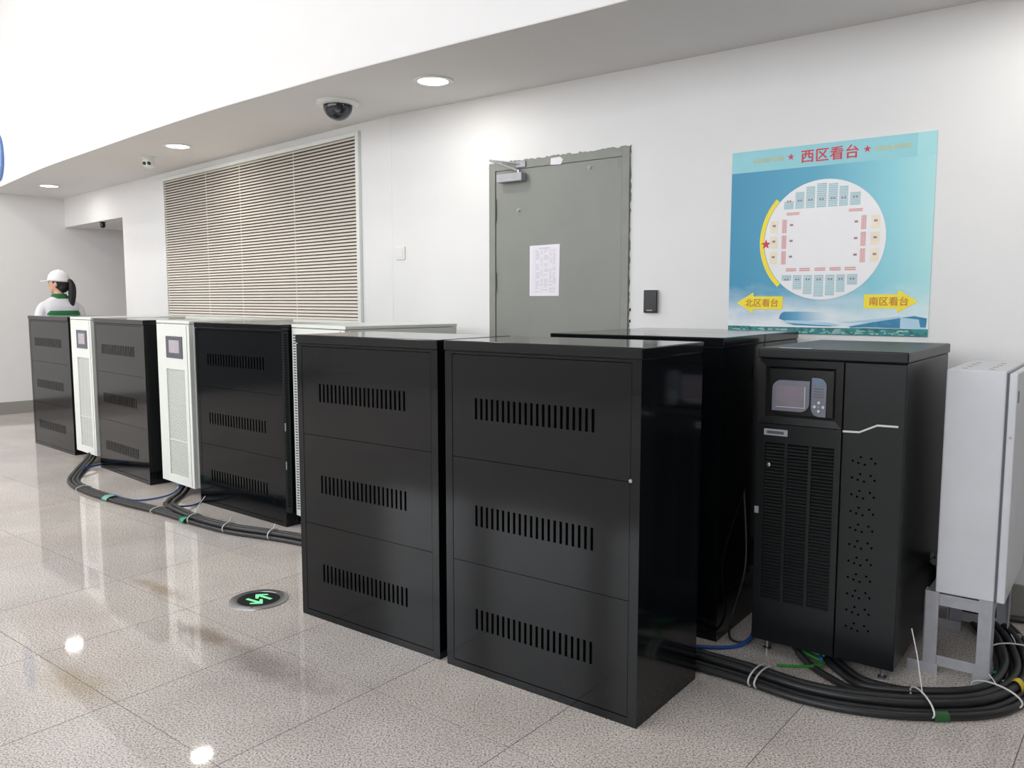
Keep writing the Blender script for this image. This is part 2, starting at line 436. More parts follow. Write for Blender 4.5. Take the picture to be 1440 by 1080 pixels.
CH = 1.25
def plain_mesh(b, name, m):
    me = bpy.data.meshes.new(name); me.from_pydata(b.v, [], b.f); me.materials.append(m); me.update(); return me
def make_cabinet(W, D, f0, f1, label, loc, rz, group):
    t = empty('battery_cabinet', loc, rz)
    tag(t, label, 'cabinet', group)
    b = MB(); T = CH - 0.040
    b.box(0, W, 0.03, D, 0, T)                                    # carcass behind the panels
    b.box(0, 0.034, 0, 0.03, 0, T).box(W - 0.034, W, 0, 0.03, 0, T)
    b.box(0.034, W - 0.034, 0, 0.03, 0, 0.028).box(0.034, W - 0.034, 0, 0.03, T - 0.008, T)
    b.build('body', M_BLACK, t)
    b = MB(); b.box(0.03, W - 0.03, 0.024, 0.0295, 0.02, T - 0.01); b.build('slot_shade', M_DARK, t)  # near-black sheet standing in for the unlit hollow behind the slots
    b = MB(); b.box(-0.003, W + 0.003, -0.004, D + 0.003, CH - 0.037, CH); b.build('lid', M_BLACKTOP, t, bevel=0.004)
    b = MB(); b.box(0.004, W - 0.004, 0.004, D - 0.004, T, CH - 0.037); b.build('lid_seam', M_DARK, t)
    zs = [0.030, 0.424, 0.818, T - 0.010]
    n = 21; p = (f1 - f0) * W / n; x = f0 * W
    sx = [(x + i * p + 0.28 * p, x + i * p + 0.72 * p) for i in range(n)]
    for k in range(3):
        z0, z1 = zs[k] + 0.001, zs[k + 1] - 0.001; zc = (0.212, 0.606, 1.004)[k]
        b = MB(); slotted(b, 0.036, W - 0.036, z0, z1, 0.001, 0.014, (sx, zc - 0.039, zc + 0.039))
        link('front_panel', plain_mesh(b, 'front_panel', M_BLACK), t)
    return t
G_BAT = 'black battery cabinets'
cab = make_cabinet(0.822, 0.456, 0.165, 0.80, 'nearest black slotted battery cabinet, front right of the group', (-0.25, 3.0836, 0), R(-37.0), G_BAT)
cabA = dup(cab, (-0.939, 3.6066, 0), R(-36.85), 'black slotted battery cabinet left of the nearest one, above the floor light', G_BAT)
cabC = dup(cab, (0.1777, 3.7733, 0), R(-36.43), 'black battery cabinet behind the nearest one, left of the display unit', G_BAT)
nC = Vector((-math.sin(R(-36.43)), math.cos(R(-36.43))))
pD = Vector((0.1777, 3.7733)) + nC * 0.466
cabD = dup(cab, (pD.x, pD.y, 0), R(-36.43), 'black battery cabinet farthest back below the poster, mostly hidden', G_BAT)
for z in (1.06,):
    o = MB().box(0.8222, 0.8262, 0.33, 0.352, z, z + 0.055).build('latch', M_DARK, cabC, bevel=0.002)  # dark block in place of the shaded handle hole
o = MB().lathe([(0.006, 0), (0.006, 0.004)], 14, (0.789, 0.001, 0.822), 'y').build('lock', M_STEEL, cab)
cabR = make_cabinet(1.0, 0.456, 0.14, 0.815, 'leftmost black slotted battery cabinet in front of the person', (-4.693, 8.067, 0), R(-42.15), G_BAT)
cabR2 = dup(cabR, (-3.4614, 6.8757, 0), R(-44.1), 'black slotted battery cabinet between the two white units with screens', G_BAT)
cabR3 = dup(cabR, (-2.1617, 5.6552, 0), R(-39.8), 'black slotted battery cabinet below the louvred vent, right of the second screen', G_BAT)
for z in (0.60, 0.36):
    MB().box(1.0, 1.004, 0.004, 0.012, z, z + 0.05).build('hinge', M_STEEL, cabR3, bevel=0.001)

# ------------------------------------------------------------------ white power units between them
def make_white_unit(W, label, loc, rz, strip_vent=False):
    D, H, zb = 0.82, 1.253, 0.07
    t = empty('power_unit', loc, rz); tag(t, label, 'power unit', 'white power units')
    MB().box(0, W, 0.03, D, zb, H - 0.022).build('body', M_WHITE, t, bevel=0.004)
    MB().box(-0.002, W + 0.002, 0.0, D + 0.002, H - 0.02, H).build('top_cover', M_WHITE, t, bevel=0.004)
    gx0, gx1, gz0, gz1 = 0.27 * W, 0.83 * W, 0.125, 0.905
    if strip_vent: gx0, gx1, gz0, gz1 = 0.20 * W, 0.86 * W, 0.125, 0.905
    d = MB()
    d.box(0.004, gx0, 0, 0.028, zb, H - 0.024).box(gx1, W - 0.004, 0, 0.028, zb, H - 0.024)
    d.box(gx0, gx1, 0, 0.028, zb, gz0).box(gx0, gx1, 0, 0.028, gz1, H - 0.024)
    door = d.build('door', M_WHITE, t)
    MB().box(0.915 * W, 0.925 * W, -0.0008, 0.002, zb + 0.01, H - 0.03).build('door_seam', M_GREYBZ, door)
    g = MB(); n = 62
    for i in range(n):
        z = gz0 + (gz1 - gz0) * i / n
        g.box(gx0, gx1, 0.008, 0.016, z, z + (gz1 - gz0) / n * 0.62)
    for f in (0.333, 0.667):
        z = gz0 + (gz1 - gz0) * f; g.box(gx0, gx1, 0.004, 0.016, z - 0.004, z + 0.004)
    gr = g.build('grille', M_GRILLE, door); tag(gr, kind='stuff')
    MB().box(gx0, gx1, 0.018, 0.027, gz0, gz1).build('filter', M_GRILLE, door)
    sx0, sx1, sz0, sz1 = 0.30 * W, 0.79 * W, 0.985, 1.142
    bz = MB().box(sx0, sx1, -0.006, 0.004, sz0, sz1).build('display_bezel', M_GREYBZ, t, bevel=0.003)
    MB().box(sx0 + 0.10 * W, sx1 - 0.08 * W, -0.0075, 0.0, sz0 + 0.038, sz1 - 0.028).build('screen', M_LCD, bz, bevel=0.001)
    if strip_vent:
        v = MB()
        for i in range(66):
            z = 0.11 + i * 0.0165
            v.box(0.018, 0.046, -0.0006, 0.004, z, z + 0.009)
        tag(v.build('vent_strip', M_GREYBZ, door), kind='stuff')
    for x in (0.06, W - 0.06):
        for y in (0.09, D - 0.09):
            MB().lathe([(0.018, 0.0), (0.018, 0.012), (0.009, 0.014), (0.009, zb + 0.005)], 14, (x, y, 0)).build('foot', M_STEEL, t, smooth=40)
    return t
make_white_unit(0.48, 'white power unit with small screen beside the leftmost black cabinet', (-3.893, 7.323, 0), R(-43.6))
make_white_unit(0.526, 'white power unit with large grey-framed screen, middle of the row', (-2.618, 6.114, 0), R(-43.6))
make_white_unit(0.585, 'white power unit with a perforated edge strip behind a black cabinet', (-1.342, 5.053, 0), R(-45.5), True)

# ------------------------------------------------------------------ black display unit in front of the poster wall
def make_display_unit():
    W, D, H, zb = 0.535, 0.782, 1.216, 0.055
    t = empty('display_power_unit', (0.956, 3.207, 0), R(-37.04))
    tag(t, 'tall black power unit with keypad display and white zigzag line', 'power unit')
    T = H - 0.042; SP = 0.6 * W
    MB().box(0.004, W - 0.004, 0.02, D, zb, T).build('body', M_UPSBLK, t, bevel=0.003)
    MB().box(-0.002, W + 0.002, -0.006, D + 0.004, H - 0.040, H).build('lid', M_UPSBLK, t, bevel=0.006, seg=3)
    MB().box(0.008, W - 0.008, 0.006, D - 0.006, T, H - 0.040).build('lid_seam', M_DARK, t)
    MB().box(SP - 0.25, SP - 0.13, 0.025, 0.035, H, H + 0.0012).build('top_sticker', M_NYLON, t)
    # right front panel
    rp = MB().box(SP + 0.002, W - 0.002, 0, 0.024, zb, T - 0.002).build('side_panel', M_UPSBLK, t, bevel=0.003)
    zz = [(SP + 0.003, 0.919), (0.382, 0.921), (0.442, 0.951), (0.512, 0.952)]; w = 0.0035
    b = MB()
    for (xa, za), (xb, zb2) in zip(zz, zz[1:]):
        b.add([(xa, -0.001, za - w), (xb, -0.001, zb2 - w), (xb, -0.001, zb2 + w), (xa, -0.001, za + w), (xa, 0.001, za - w), (xb, 0.001, zb2 - w), (xb, 0.001, zb2 + w), (xa, 0.001, za + w)],
              [(0, 1, 2, 3), (4, 7, 6, 5), (0, 4, 5, 1), (3, 2, 6, 7), (0, 3, 7, 4), (1, 5, 6, 2)])
    b.build('zigzag_line', M_NYLON, rp)
    hb = MB()
    for k in range(11):
        zc = 0.818 - k * 0.0625
        for dx, dz in ((-0.042, -0.004), (-0.014, 0.012), (0.0, -0.014), (0.022, 0.010), (0.036, -0.006), (-0.022, -0.010)):
            hb.lathe([(0.0042, 0.0), (0.0042, 0.0008)], 10, (0.405 + dx, 0.0004, zc + dz), 'y')
    tag(hb.build('vent_holes', mat('hole_shade', (1, 1, 1), 1.0, ior=1.01), rp), kind='stuff')  # flat black discs painted for the shade inside the holes
    # display bezel panel, dished
    z0, z1 = 0.925, T - 0.002; x0, x1 = 0.004, SP - 0.002
    ix0, ix1, iz0, iz1 = 0.042, SP - 0.040, 0.962, 1.136
    b = MB()
    o_ = [(x0, 0.0, z0), (x1, 0.0, z0), (x1, 0.0, z1), (x0, 0.0, z1)]
    i_ = [(ix0 - 0.012, 0.002, iz0 - 0.01), (ix1 + 0.012, 0.002, iz0 - 0.01), (ix1 + 0.012, 0.002, iz1 + 0.01), (ix0 - 0.012, 0.002, iz1 + 0.01)]
    d_ = [(ix0, 0.014, iz0), (ix1, 0.014, iz0), (ix1, 0.014, iz1), (ix0, 0.014, iz1)]
    k_ = [(x0, 0.026, z0), (x1, 0.026, z0), (x1, 0.026, z1), (x0, 0.026, z1)]
    b.add(o_ + i_ + d_ + k_, [(0, 1, 5, 4), (1, 2, 6, 5), (2, 3, 7, 6), (3, 0, 4, 7), (4, 5, 9, 8), (5, 6, 10, 9), (6, 7, 11, 10), (7, 4, 8, 11), (8, 9, 10, 11),
                              (12, 13, 1, 0), (13, 14, 2, 1), (14, 15, 3, 2), (15, 12, 0, 3), (12, 15, 14, 13)])
    bz = b.build('display_panel', M_UPSBLK2, t)
    def arc(cx, cz, r, a0, a1, n=6): return [(cx + r * math.cos(R(a0 + (a1 - a0) * i / n)), cz + r * math.sin(R(a0 + (a1 - a0) * i / n))) for i in range(n + 1)]
    sx0, sx1, sz0, sz1 = 0.054, 0.196, 0.975, 1.094; rr = 0.035
    poly = [(sx0, sz0)] + arc(sx1 - rr, sz0 + rr, rr, -90, 0) + [(sx1, sz1)] + arc(sx0 + rr, sz1 - rr, rr, 90, 180)
    M_SURR = mat('grey_surround', (118, 121, 134), 0.4)
    M_LCD2 = mat('dim_lcd', (138, 130, 140), 0.12, var=0.1, scale=12)
    M_KEY = mat('key_blue_grey', (128, 142, 162), 0.4)
    sr = MB().prism_y(poly, 0.008, 0.0145).build('screen_surround', M_SURR, bz, bevel=0.001)
    MB().box(0.069, 0.180, 0.0072, 0.0082, 0.990, 1.0725).build('screen_rim', M_NYLON, sr)
    MB().box(0.069, 0.1775, 0.0066, 0.0076, 0.9925, 1.0735).build('screen', M_LCD2, sr)
    kx0, kx1, kz0, kz1 = 0.203, 0.258, 0.962, 1.108; rr = 0.03
    poly = [(kx0, kz0 + rr)] + arc(kx0 + rr, kz0 + rr, rr, 180, 270) + [(kx1, kz0), (kx1, kz1 - rr)] + arc(kx1 - rr, kz1 - rr, rr, 0, 90) + [(kx0, kz1)]
    kp = MB().prism_y(poly, 0.008, 0.0145).build('keypad', M_SURR, bz, bevel=0.001)
    MB().box(kx0 + 0.008, kx1 - 0.012, 0.0074, 0.0084, 1.083, 1.096).build('logo_strip', mat('blue_print', (92, 128, 160), 0.5), kp)
    for zz_ in (1.066, 1.056, 1.046, 1.036):
        MB().box(kx0 + 0.008, kx1 - 0.010, 0.0076, 0.0084, zz_, zz_ + 0.003).build('printed_line', M_GREYBZ, kp)
    for dx, dz in ((0, 0), (-0.016, 0), (0.016, 0), (0, 0.016), (0, -0.016)):
        MB().lathe([(0.0058, 0), (0.0052, 0.003), (0.003, 0.0038)], 14, (0.232 + dx, 0.008, 1.0 + dz), 'y').build('button', M_NYLON if dx or dz else M_KEY, kp, smooth=40)
    # lower door with three louvred columns
    cols = [(0.036, 0.112), (0.124, 0.203), (0.215, 0.297)]; dz0, dz1 = 0.225, 0.85
    d = MB(); xs = [0.004] + [v for c in cols for v in c] + [SP - 0.002]
    for k in range(0, len(xs), 2): d.box(xs[k], xs[k + 1], 0, 0.024, dz0, dz1)
    d.box(0.004, SP - 0.002, 0, 0.024, zb, dz0).box(0.004, SP - 0.002, 0, 0.024, dz1, 0.922)
    dr = d.build('door', M_UPSBLK, t)
    for (xa, xb) in cols:
        b = MB(); n = 48; pt = (dz1 - dz0) / n
        for i in range(n):
            z = dz0 + i * pt
            b.add([(xa, 0.0005, z), (xb, 0.0005, z), (xb, 0.010, z + pt * 0.85), (xa, 0.010, z + pt * 0.85), (xa, 0.003, z - 0.001), (xb, 0.003, z - 0.001)],
                  [(0, 1, 2, 3), (4, 5, 1, 0), (3, 2, 5, 4)])
        b.box(xa, xb, 0.014, 0.02, dz0, dz1)
        tag(b.build('louvre_column', M_UPSBLK, dr), kind='stuff')
    MB().box(0.030, 0.122, -0.0015, 0.001, 0.878, 0.903).build('nameplate', M_GALV, dr, bevel=0.001)
    MB().box(0.042, 0.108, -0.0022, -0.0012, 0.885, 0.896).build('nameplate_print', M_GREYBZ, dr)
    lk = MB().lathe([(0.008, 0), (0.008, 0.003), (0.005, 0.004)], 16, (0.052, 0, 0.762), 'y').build('lock', M_STEEL, dr, smooth=40)
    MB().box(0.002, 0.018, -0.004, 0.003, 0.565, 0.592).build('latch', M_GALV, dr, bevel=0.001)
    for x in (0.05, W - 0.05):
        for y in (0.055, D - 0.06):
            MB().lathe([(0.017, 0.0), (0.016, 0.007), (0.007, 0.010), (0.007, zb + 0.004)], 14, (x, y, 0)).build('foot', M_STEEL, t, smooth=40)
    return t
make_display_unit()

# ------------------------------------------------------------------ pale box on an angle-iron stand at the right
FA = R(-37.0); F0 = (1.5584, 3.0077, 0)
st = empty('steel_stand', F0, FA); tag(st, 'grey angle iron stand carrying the pale box at the right', 'stand')
FD = 0.56
for (x0, x1, lx, sg) in ((-0.012, 0.036, -0.012, 1), (0.166, 0.214, 0.214, -1)):
    for (y0, y1) in ((0.0, 0.004), (FD - 0.004, FD)):
        b = MB().box(x0, x1, y0, y1, 0.006, 0.318)
        ya, yb = (0.0, 0.045) if y0 == 0 else (FD - 0.045, FD)
        b.box(lx if sg > 0 else lx - 0.004, lx + 0.004 if sg > 0 else lx, ya, yb, 0.006, 0.318)
        b.build('leg', M_GALV, st)
for y in (0.0045, FD - 0.0085):
    MB().box(0.036, 0.166, y, y + 0.004, 0.268, 0.312).build('top_rail', M_GALV, st)
    MB().box(0.036, 0.166, y, y + 0.004, 0.035, 0.075).build('bottom_rail', M_GALV, st)
for x in (-0.008, 0.206):
    MB().box(x, x + 0.004, 0.045, FD - 0.045, 0.268, 0.312).build('side_rail', M_GALV, st)
for x, y in ((-0.062, -0.004), (0.158, -0.004), (-0.062, FD - 0.05), (0.158, FD - 0.05)):
    MB().box(x, x + 0.105, y, y + 0.05, 0, 0.006).box(x, x + 0.105, y - 0.0, y + 0.004, 0.006, 0.042).build('foot_plate', M_GALV, st, bevel=0.001)
fx = empty('electrical_box', (F0[0], F0[1], 0.318), FA); tag(fx, 'pale grey metal electrical box on a stand at the right edge', 'electrical box')
BH = 0.832
MB().box(0.022, 0.212, -0.002, FD, 0, BH).build('body', M_BOX, fx, bevel=0.005)
MB().box(0.212, 0.220, 0.003, FD - 0.005, 0.005, BH - 0.005).build('gasket', M_GREYBZ, fx)
fd = MB().box(0.220, 0.246, -0.002, FD, 0.001, BH - 0.006).build('door', M_BOX, fx, bevel=0.004)
MB().box(0.246, 0.2478, 0.02, 0.05, BH - 0.11, BH - 0.07).build('hinge', M_GREYBZ, fd)
MB().lathe([(0.005, 0), (0.005, 0.002)], 12, (0.233, -0.002, 0.60), 'y').build('rivet', M_STEEL, fd)
for ix in range(2):
    for iy in range(4):
        MB().lathe([(0.010, 0), (0.010, 0.0015), (0.006, 0.0022)], 14, (0.07 + ix * 0.085, 0.07 + iy * 0.11, BH)).build('knockout', M_GALV, fx, smooth=40)

# ------------------------------------------------------------------ grey door with its fittings
dr = empty('door_1', w1(0, 0, 0), A1); tag(dr, 'grey painted steel door in a roughly painted grey frame', 'door', kind='structure')
b = MB(); b.box(0.905, 0.955, -0.014, 0, 0, 2.256).box(1.878, 1.926, -0.014, 0, 0, 2.256).box(0.955, 1.878, -0.014, 0, 2.208, 2.256)
fr = b.build('frame', M_FRAME, dr, bevel=0.002)
rng = random.Random(3); sm = MB()               # ragged paint edge spilling onto the plaster
def ragged(pts_in, dirv, n, amp):
    out = []
    for i in range(n + 1):
        t = i / n; x = pts_in[0][0] + (pts_in[1][0] - pts_in[0][0]) * t; z = pts_in[0][1] + (pts_in[1][1] - pts_in[0][1]) * t
        a = amp * rng.random(); out.append(((x, z), (x + dirv[0] * a, z + dirv[1] * a)))
    for (p, q), (p2, q2) in zip(out, out[1:]):
        sm.add([(p[0], -0.0012, p[1]), (p2[0], -0.0012, p2[1]), (q2[0], -0.0012, q2[1]), (q[0], -0.0012, q[1])], [(0, 1, 2, 3)])
ragged(((0.900, 2.254), (1.930, 2.254)), (0, 1), 60, 0.014); ragged(((0.907, 1.0), (0.907, 2.266)), (-1, 0), 70, 0.013); ragged(((1.924, 1.0), (1.924, 2.266)), (1, 0), 70, 0.012)
sm.build('paint_overspill', M_FRAME, fr)
lf = MB().box(0.958, 1.875, -0.008, -0.0005, 0.006, 2.205).build('leaf', M_DOOR, dr, bevel=0.0015)
for z0, z1 in ((1.895, 2.035), (1.45, 1.575), (0.25, 0.375)):
    MB().lathe([(0.007, z0), (0.007, z1)], 12, (0.956, -0.016, 0)).build('hinge', M_FRAME, dr, smooth=40)
cl = MB().box(1.005, 1.20, -0.062, -0.008, 2.128, 2.178).build('closer_body', M_GALV, dr, bevel=0.004)
MB().lathe([(0.012, 2.178), (0.012, 2.196)], 14, (1.16, -0.035, 0)).build('closer_pivot', M_STEEL, cl, smooth=40)
b = MB(); b.tube([(1.16, -0.035, 2.19), (0.985, -0.105, 2.262)], 0.007, 8); b.tube([(0.985, -0.105, 2.262), (1.16, -0.02, 2.235)], 0.006, 8)
b.build('closer_arm', M_GALV, cl, smooth=40)
MB().box(1.13, 1.20, -0.024, -0.014, 2.215, 2.25).build('closer_bracket', M_GALV, cl)
MB().prism_y([(1.385, 2.207), (1.462, 2.203), (1.475, 2.232), (1.455, 2.248), (1.387, 2.246)], -0.0158, -0.0141).build('frame_sticker', M_PAPER, fr)
for x, z in ((1.142, 1.954), (1.662, 2.165)):
    MB().lathe([(0.013, 0), (0.013, 0.002), (0.006, 0.004), (0.005, 0.012), (0.008, 0.014)], 16, (x, -0.008, z), 'y').build('knob', M_GALV, dr, smooth=40)
MB().box(1.815, 1.855, -0.0092, -0.0078, 2.150, 2.192).build('patch', M_FRAME, dr)
MB().box(1.80, 1.83, -0.045, -0.008, 0.98, 1.10).build('handle', M_STEEL, dr, bevel=0.006)
# strike screws just right of the frame
MB().box(1.932, 1.940, -0.004, 0, 1.335, 1.352).box(1.932, 1.939, -0.004, 0, 1.27, 1.287).build('strike_slot', M_DARK, dr)

pp = empty('notice_paper', w1(1.226, 1.424, 0.0085), A1); tag(pp, 'white sheet of paper with a printed table taped on the grey door', 'paper')
MB().prism_y([(0, 0), (0.220, 0), (0.226, 0.312), (0.001, 0.308)], -0.0008, 0.0002).build('sheet', M_PAPER, pp)
b = MB()
def ln(x0, x1, z0, z1): b.box(x0, x1, -0.0011, -0.0009, z0, z1)
for i in range(26): ln(0.024, 0.200, 0.020 + i * 0.0105, 0.0206 + i * 0.0105)
for x in (0.024, 0.042, 0.085, 0.108, 0.150, 0.175, 0.1994): ln(x, x + 0.0007, 0.020, 0.2826)
ln(0.07, 0.155, 0.288, 0.294)
rng = random.Random(5)
for i in range(25):
    for x, wmax in ((0.046, 0.034), (0.088, 0.016), (0.112, 0.034), (0.153, 0.018), (0.178, 0.018)):
        if rng.random() < 0.75: ln(x, x + wmax * (0.4 + 0.6 * rng.random()), 0.0235 + i * 0.0105, 0.0275 + i * 0.0105)
tag(b.build('printed_table', M_INK, pp), kind='stuff')

# ------------------------------------------------------------------ small wall fittings
cr = empty('card_reader', w1(2.028, 1.327, 0), A1); tag(cr, 'small black access card reader on the wall right of the door', 'card reader')
MB().box(0, 0.088, -0.014, 0, 0, 0.128).build('backplate', M_GALV, cr, bevel=0.003)
MB().box(0.006, 0.090, -0.026, -0.014, 0.001, 0.127).build('face', M_BLACKPL, cr, bevel=0.006, seg=3)
MB().box(0.028, 0.062, -0.0272, -0.0255, 0.012, 0.017).build('reader_light', M_GALV, cr)
sw = empty('wall_switch', w1(0.046, 1.68, 0), A1); tag(sw, 'square white switch plate on the wall left of the door', 'switch')
MB().box(0, 0.09, -0.009, 0, 0, 0.093).build('plate', M_WHITE, sw, bevel=0.004)
MB().box(0.018, 0.072, -0.012, -0.008, 0.016, 0.077).build('rocker', M_WHITE, sw, bevel=0.002)

# ------------------------------------------------------------------ louvred vent
lv = empty('louvre_vent', w2(0, 0, 0), A2); tag(lv, 'large cream louvred vent grille with thin horizontal slats', 'vent')
LX0, LX1, LZ0, LZ1 = -3.725, -0.392, 1.244, 2.592
b = MB(); b.box(LX0 - 0.034, LX0, -0.026, 0, LZ0 - 0.035, LZ1 + 0.032).box(LX1, LX1 + 0.040, -0.026, 0, LZ0 - 0.035, LZ1 + 0.032)
b.box(LX0, LX1, -0.026, 0, LZ1, LZ1 + 0.032).box(LX0, LX1, -0.026, 0, LZ0 - 0.035, LZ0)
b.build('frame', M_WHITE, lv, bevel=0.003)
MB().box(LX0, LX1, -0.002, -0.0003, LZ0, LZ1).build('shade_sheet', M_SHADE, lv)  # dark colour stands in for the shade behind the slats
sl = MB(); L = LX1 - LX0
prof = [(-0.022, 0.0), (-0.0205, -0.0008), (-0.009, 0.0165), (-0.0095, 0.0175)]
sl.prism_x(prof, 0.0, L)
slat_me = sl.mesh('slat', M_SLAT)
NS = 53; PZ = (LZ1 - LZ0) / NS
for i in range(NS):
    o = link('slat', slat_me, lv); o.location = (LX0, 0, LZ0 + 0.004 + i * PZ)
for x in (0.9, 1.55, 2.45):
    MB().box(LX0 + x, LX0 + x + 0.008, -0.010, -0.004, LZ0, LZ1).build('mullion', M_SLAT, lv)
# ------------------------------------------------------------------ seating-plan poster (flat print)
po = empty('seating_poster', w1(2.531, 1.229, 0), A1); tag(po, 'large blue stadium seating plan poster with red title on the wall', 'poster')
PW, PH = 0.965, 0.926
def poster_material():
    m = bpy.data.materials.new('poster_print'); m.use_nodes = True; nt = m.node_tree; L = nt.links; b = nt.nodes['Principled BSDF']
    b.inputs['Roughness'].default_value = 0.45
    tc = nt.nodes.new('ShaderNodeTexCoord'); sp = nt.nodes.new('ShaderNodeSeparateXYZ'); L.new(tc.outputs['Object'], sp.inputs[0])
    def ramp(src, stops):
        r = nt.nodes.new('ShaderNodeValToRGB'); e = r.color_ramp.elements
        e[0].position = stops[0][0]; e[0].color = (*lin(stops[0][1]), 1); e[1].position = stops[-1][0]; e[1].color = (*lin(stops[-1][1]), 1)
        for p_, c in stops[1:-1]: k = e.new(p_); k.color = (*lin(c), 1)
        L.new(src, r.inputs['Fac']); return r.outputs['Color']
    def mr(src, a, c):
        n = nt.nodes.new('ShaderNodeMapRange'); n.inputs['From Min'].default_value = a; n.inputs['From Max'].default_value = c; L.new(src, n.inputs['Value']); return n.outputs['Result']
    hx = ramp(mr(sp.outputs['X'], 0, PW), [(0.0, (50, 144, 184)), (0.45, (84, 168, 198)), (0.8, (140, 208, 220)), (1.0, (172, 224, 226))])
    ns = nt.nodes.new('ShaderNodeTexNoise'); ns.inputs['Scale'].default_value = 5; ns.inputs['Detail'].default_value = 5
    mp = nt.nodes.new('ShaderNodeMapping'); mp.inputs['Scale'].default_value = (1, 1, 2.6); L.new(tc.outputs['Object'], mp.inputs['Vector']); L.new(mp.outputs['Vector'], ns.inputs['Vector'])
    zc = nt.nodes.new('ShaderNodeMath'); zc.operation = 'MULTIPLY_ADD'; L.new(ns.outputs['Fac'], zc.inputs[0]); zc.inputs[1].default_value = 0.22; L.new(sp.outputs['Z'], zc.inputs[2])
    cl = ramp(mr(zc.outputs['Value'], 0.14, 0.36), [(0.0, (255, 255, 255)), (1.0, (0, 0, 0))])
    x = nt.nodes.new('ShaderNodeMix'); x.data_type = 'RGBA'; L.new(cl, x.inputs[0]); L.new(hx, x.inputs[6]); x.inputs[7].default_value = (*lin((236, 240, 244)), 1)
    L.new(x.outputs[2], b.inputs['Base Color']); return m
MB().box(0, PW, -0.004, 0, 0, PH).build('sheet', poster_material(), po)
def flat(name, poly, m, layer, par=None):
    b = MB(); y = -0.004 - 0.0004 * layer
    n = len(poly); b.add([(x, y, z) for x, z in poly], [tuple(range(n))])
    me = bpy.data.meshes.new(name); me.from_pydata(b.v, [], b.f); me.materials.append(m); me.update()
    return link(name, me, par or po)
def rect(x0, x1, z0, z1): return [(x0, z0), (x1, z0), (x1, z1), (x0, z1)]
def disc(cx, cz, r, n=72, a0=0, a1=360): return [(cx + r * math.cos(R(a0 + (a1 - a0) * i / n)), cz + r * math.sin(R(a0 + (a1 - a0) * i / n))) for i in range(n)]
def starp(cx, cz, r): return [(cx + (r if i % 2 == 0 else r * 0.42) * math.cos(R(90 + 36 * i)), cz + (r if i % 2 == 0 else r * 0.42) * math.sin(R(90 + 36 * i))) for i in range(10)]
P_BAND = mat('print_band', (146, 208, 218), 0.45, var=0.02); P_RED = mat('print_red', (205, 40, 62), 0.45); P_YEL = mat('print_yellow', (248, 226, 42), 0.45)
P_WHT = mat('print_white', (240, 238, 240), 0.45, var=0.01); P_TEAL = mat('print_teal', (150, 196, 206), 0.45); P_PINK = mat('print_pink', (222, 150, 150), 0.45)
P_ORG = mat('print_orange', (174, 194, 168), 0.45); P_BROWN = mat('print_brown', (196, 118, 30), 0.45); P_CREAM = mat('print_cream', (240, 228, 206), 0.45)
P_GRN = mat('print_green', (40, 128, 130), 0.5, var=0.5, scale=45); P_DBLUE = mat('print_deep_blue', (40, 130, 172), 0.45, var=0.2, scale=30); P_PALE = mat('print_pale_blue', (176, 212, 232), 0.45)
flat('title_band', rect(0, 0.885, 0.82, PH), P_BAND, 1)
flat('band_end', [(0.885, 0.82), (PW, 0.82), (PW, PH), (0.885, PH)], mat('print_band_end', (164, 220, 224), 0.45, var=0.02), 1)
fnt = bpy.data.fonts[0] if bpy.data.fonts else None
def text(body, cx, cz, size, m, layer, name, bold=0.0, space=1.0):
    cu = bpy.data.curves.new(name, 'FONT'); cu.body = body; cu.size = size; cu.align_x = 'CENTER'; cu.align_y = 'CENTER'; cu.space_character = space
    tmp = bpy.data.objects.new('tmp', cu); C.objects.link(tmp); bpy.context.view_layer.update()
    dg = bpy.context.evaluated_depsgraph_get(); me0 = bpy.data.meshes.new_from_object(tmp.evaluated_get(dg))
    bpy.data.objects.remove(tmp); bpy.data.curves.remove(cu)
    xs = [v.co.x for v in me0.vertices]; ys = [v.co.y for v in me0.vertices]
    ox, oy = (min(xs) + max(xs)) / 2, (min(ys) + max(ys)) / 2
    b = MB(); k = bold * size
    for i, (dx, dz) in enumerate(((0, 0), (k, 0), (-k, 0), (0, k * 0.6), (0, -k * 0.6))):
        b.add([(v.co.x - ox + cx + dx, -0.004 - 0.0004 * layer - 0.00004 * i, v.co.y - oy + cz + dz) for v in me0.vertices], [tuple(p.vertices) for p in me0.polygons])
    bpy.data.meshes.remove(me0)
    return link(name, plain_mesh(b, name, m), po)
text('西区看台', 0.492, 0.873, 0.068, P_RED, 3, 'title_text', 0.022, 1.06)
for cx in (0.306, 0.667): flat('star', starp(cx, 0.876, 0.018), P_RED, 3)
rg = random.Random(2)
b = MB()
for (xa, xb) in ((0.115, 0.262), (0.705, 0.852)):      # washed-out orange lines beside the title, too faint to read
    x = xa
    while x < xb:
        w = 0.010 + rg.random() * 0.008; b.add([(x, -0.0048, 0.863), (x + w, -0.0048, 0.863), (x + w, -0.0048, 0.884), (x, -0.0048, 0.884)], [(0, 1, 2, 3)]); x += w + 0.003
me = plain_mesh(b, 'faded_lines', P_ORG); link('faded_lines', me, po)
CX, CZ, CR_ = 0.4755, 0.463, 0.2915
b = MB(); n = 30; r0, r1 = CR_ + 0.002, CR_ + 0.024
vs = []; fs = []
for i in range(n + 1):
    a = R(138 + (226 - 138) * i / n)
    vs += [(CX + r0 * math.cos(a), -0.0048, CZ + r0 * math.sin(a)), (CX + r1 * math.cos(a), -0.0048, CZ + r1 * math.sin(a))]
for i in range(n): fs.append((2 * i, 2 * i + 2, 2 * i + 3, 2 * i + 1))
b.add(vs, fs); link('yellow_arc', plain_mesh(b, 'yellow_arc', P_YEL), po)
flat('plan_disc', disc(CX, CZ, CR_), P_WHT, 3)
b = MB()
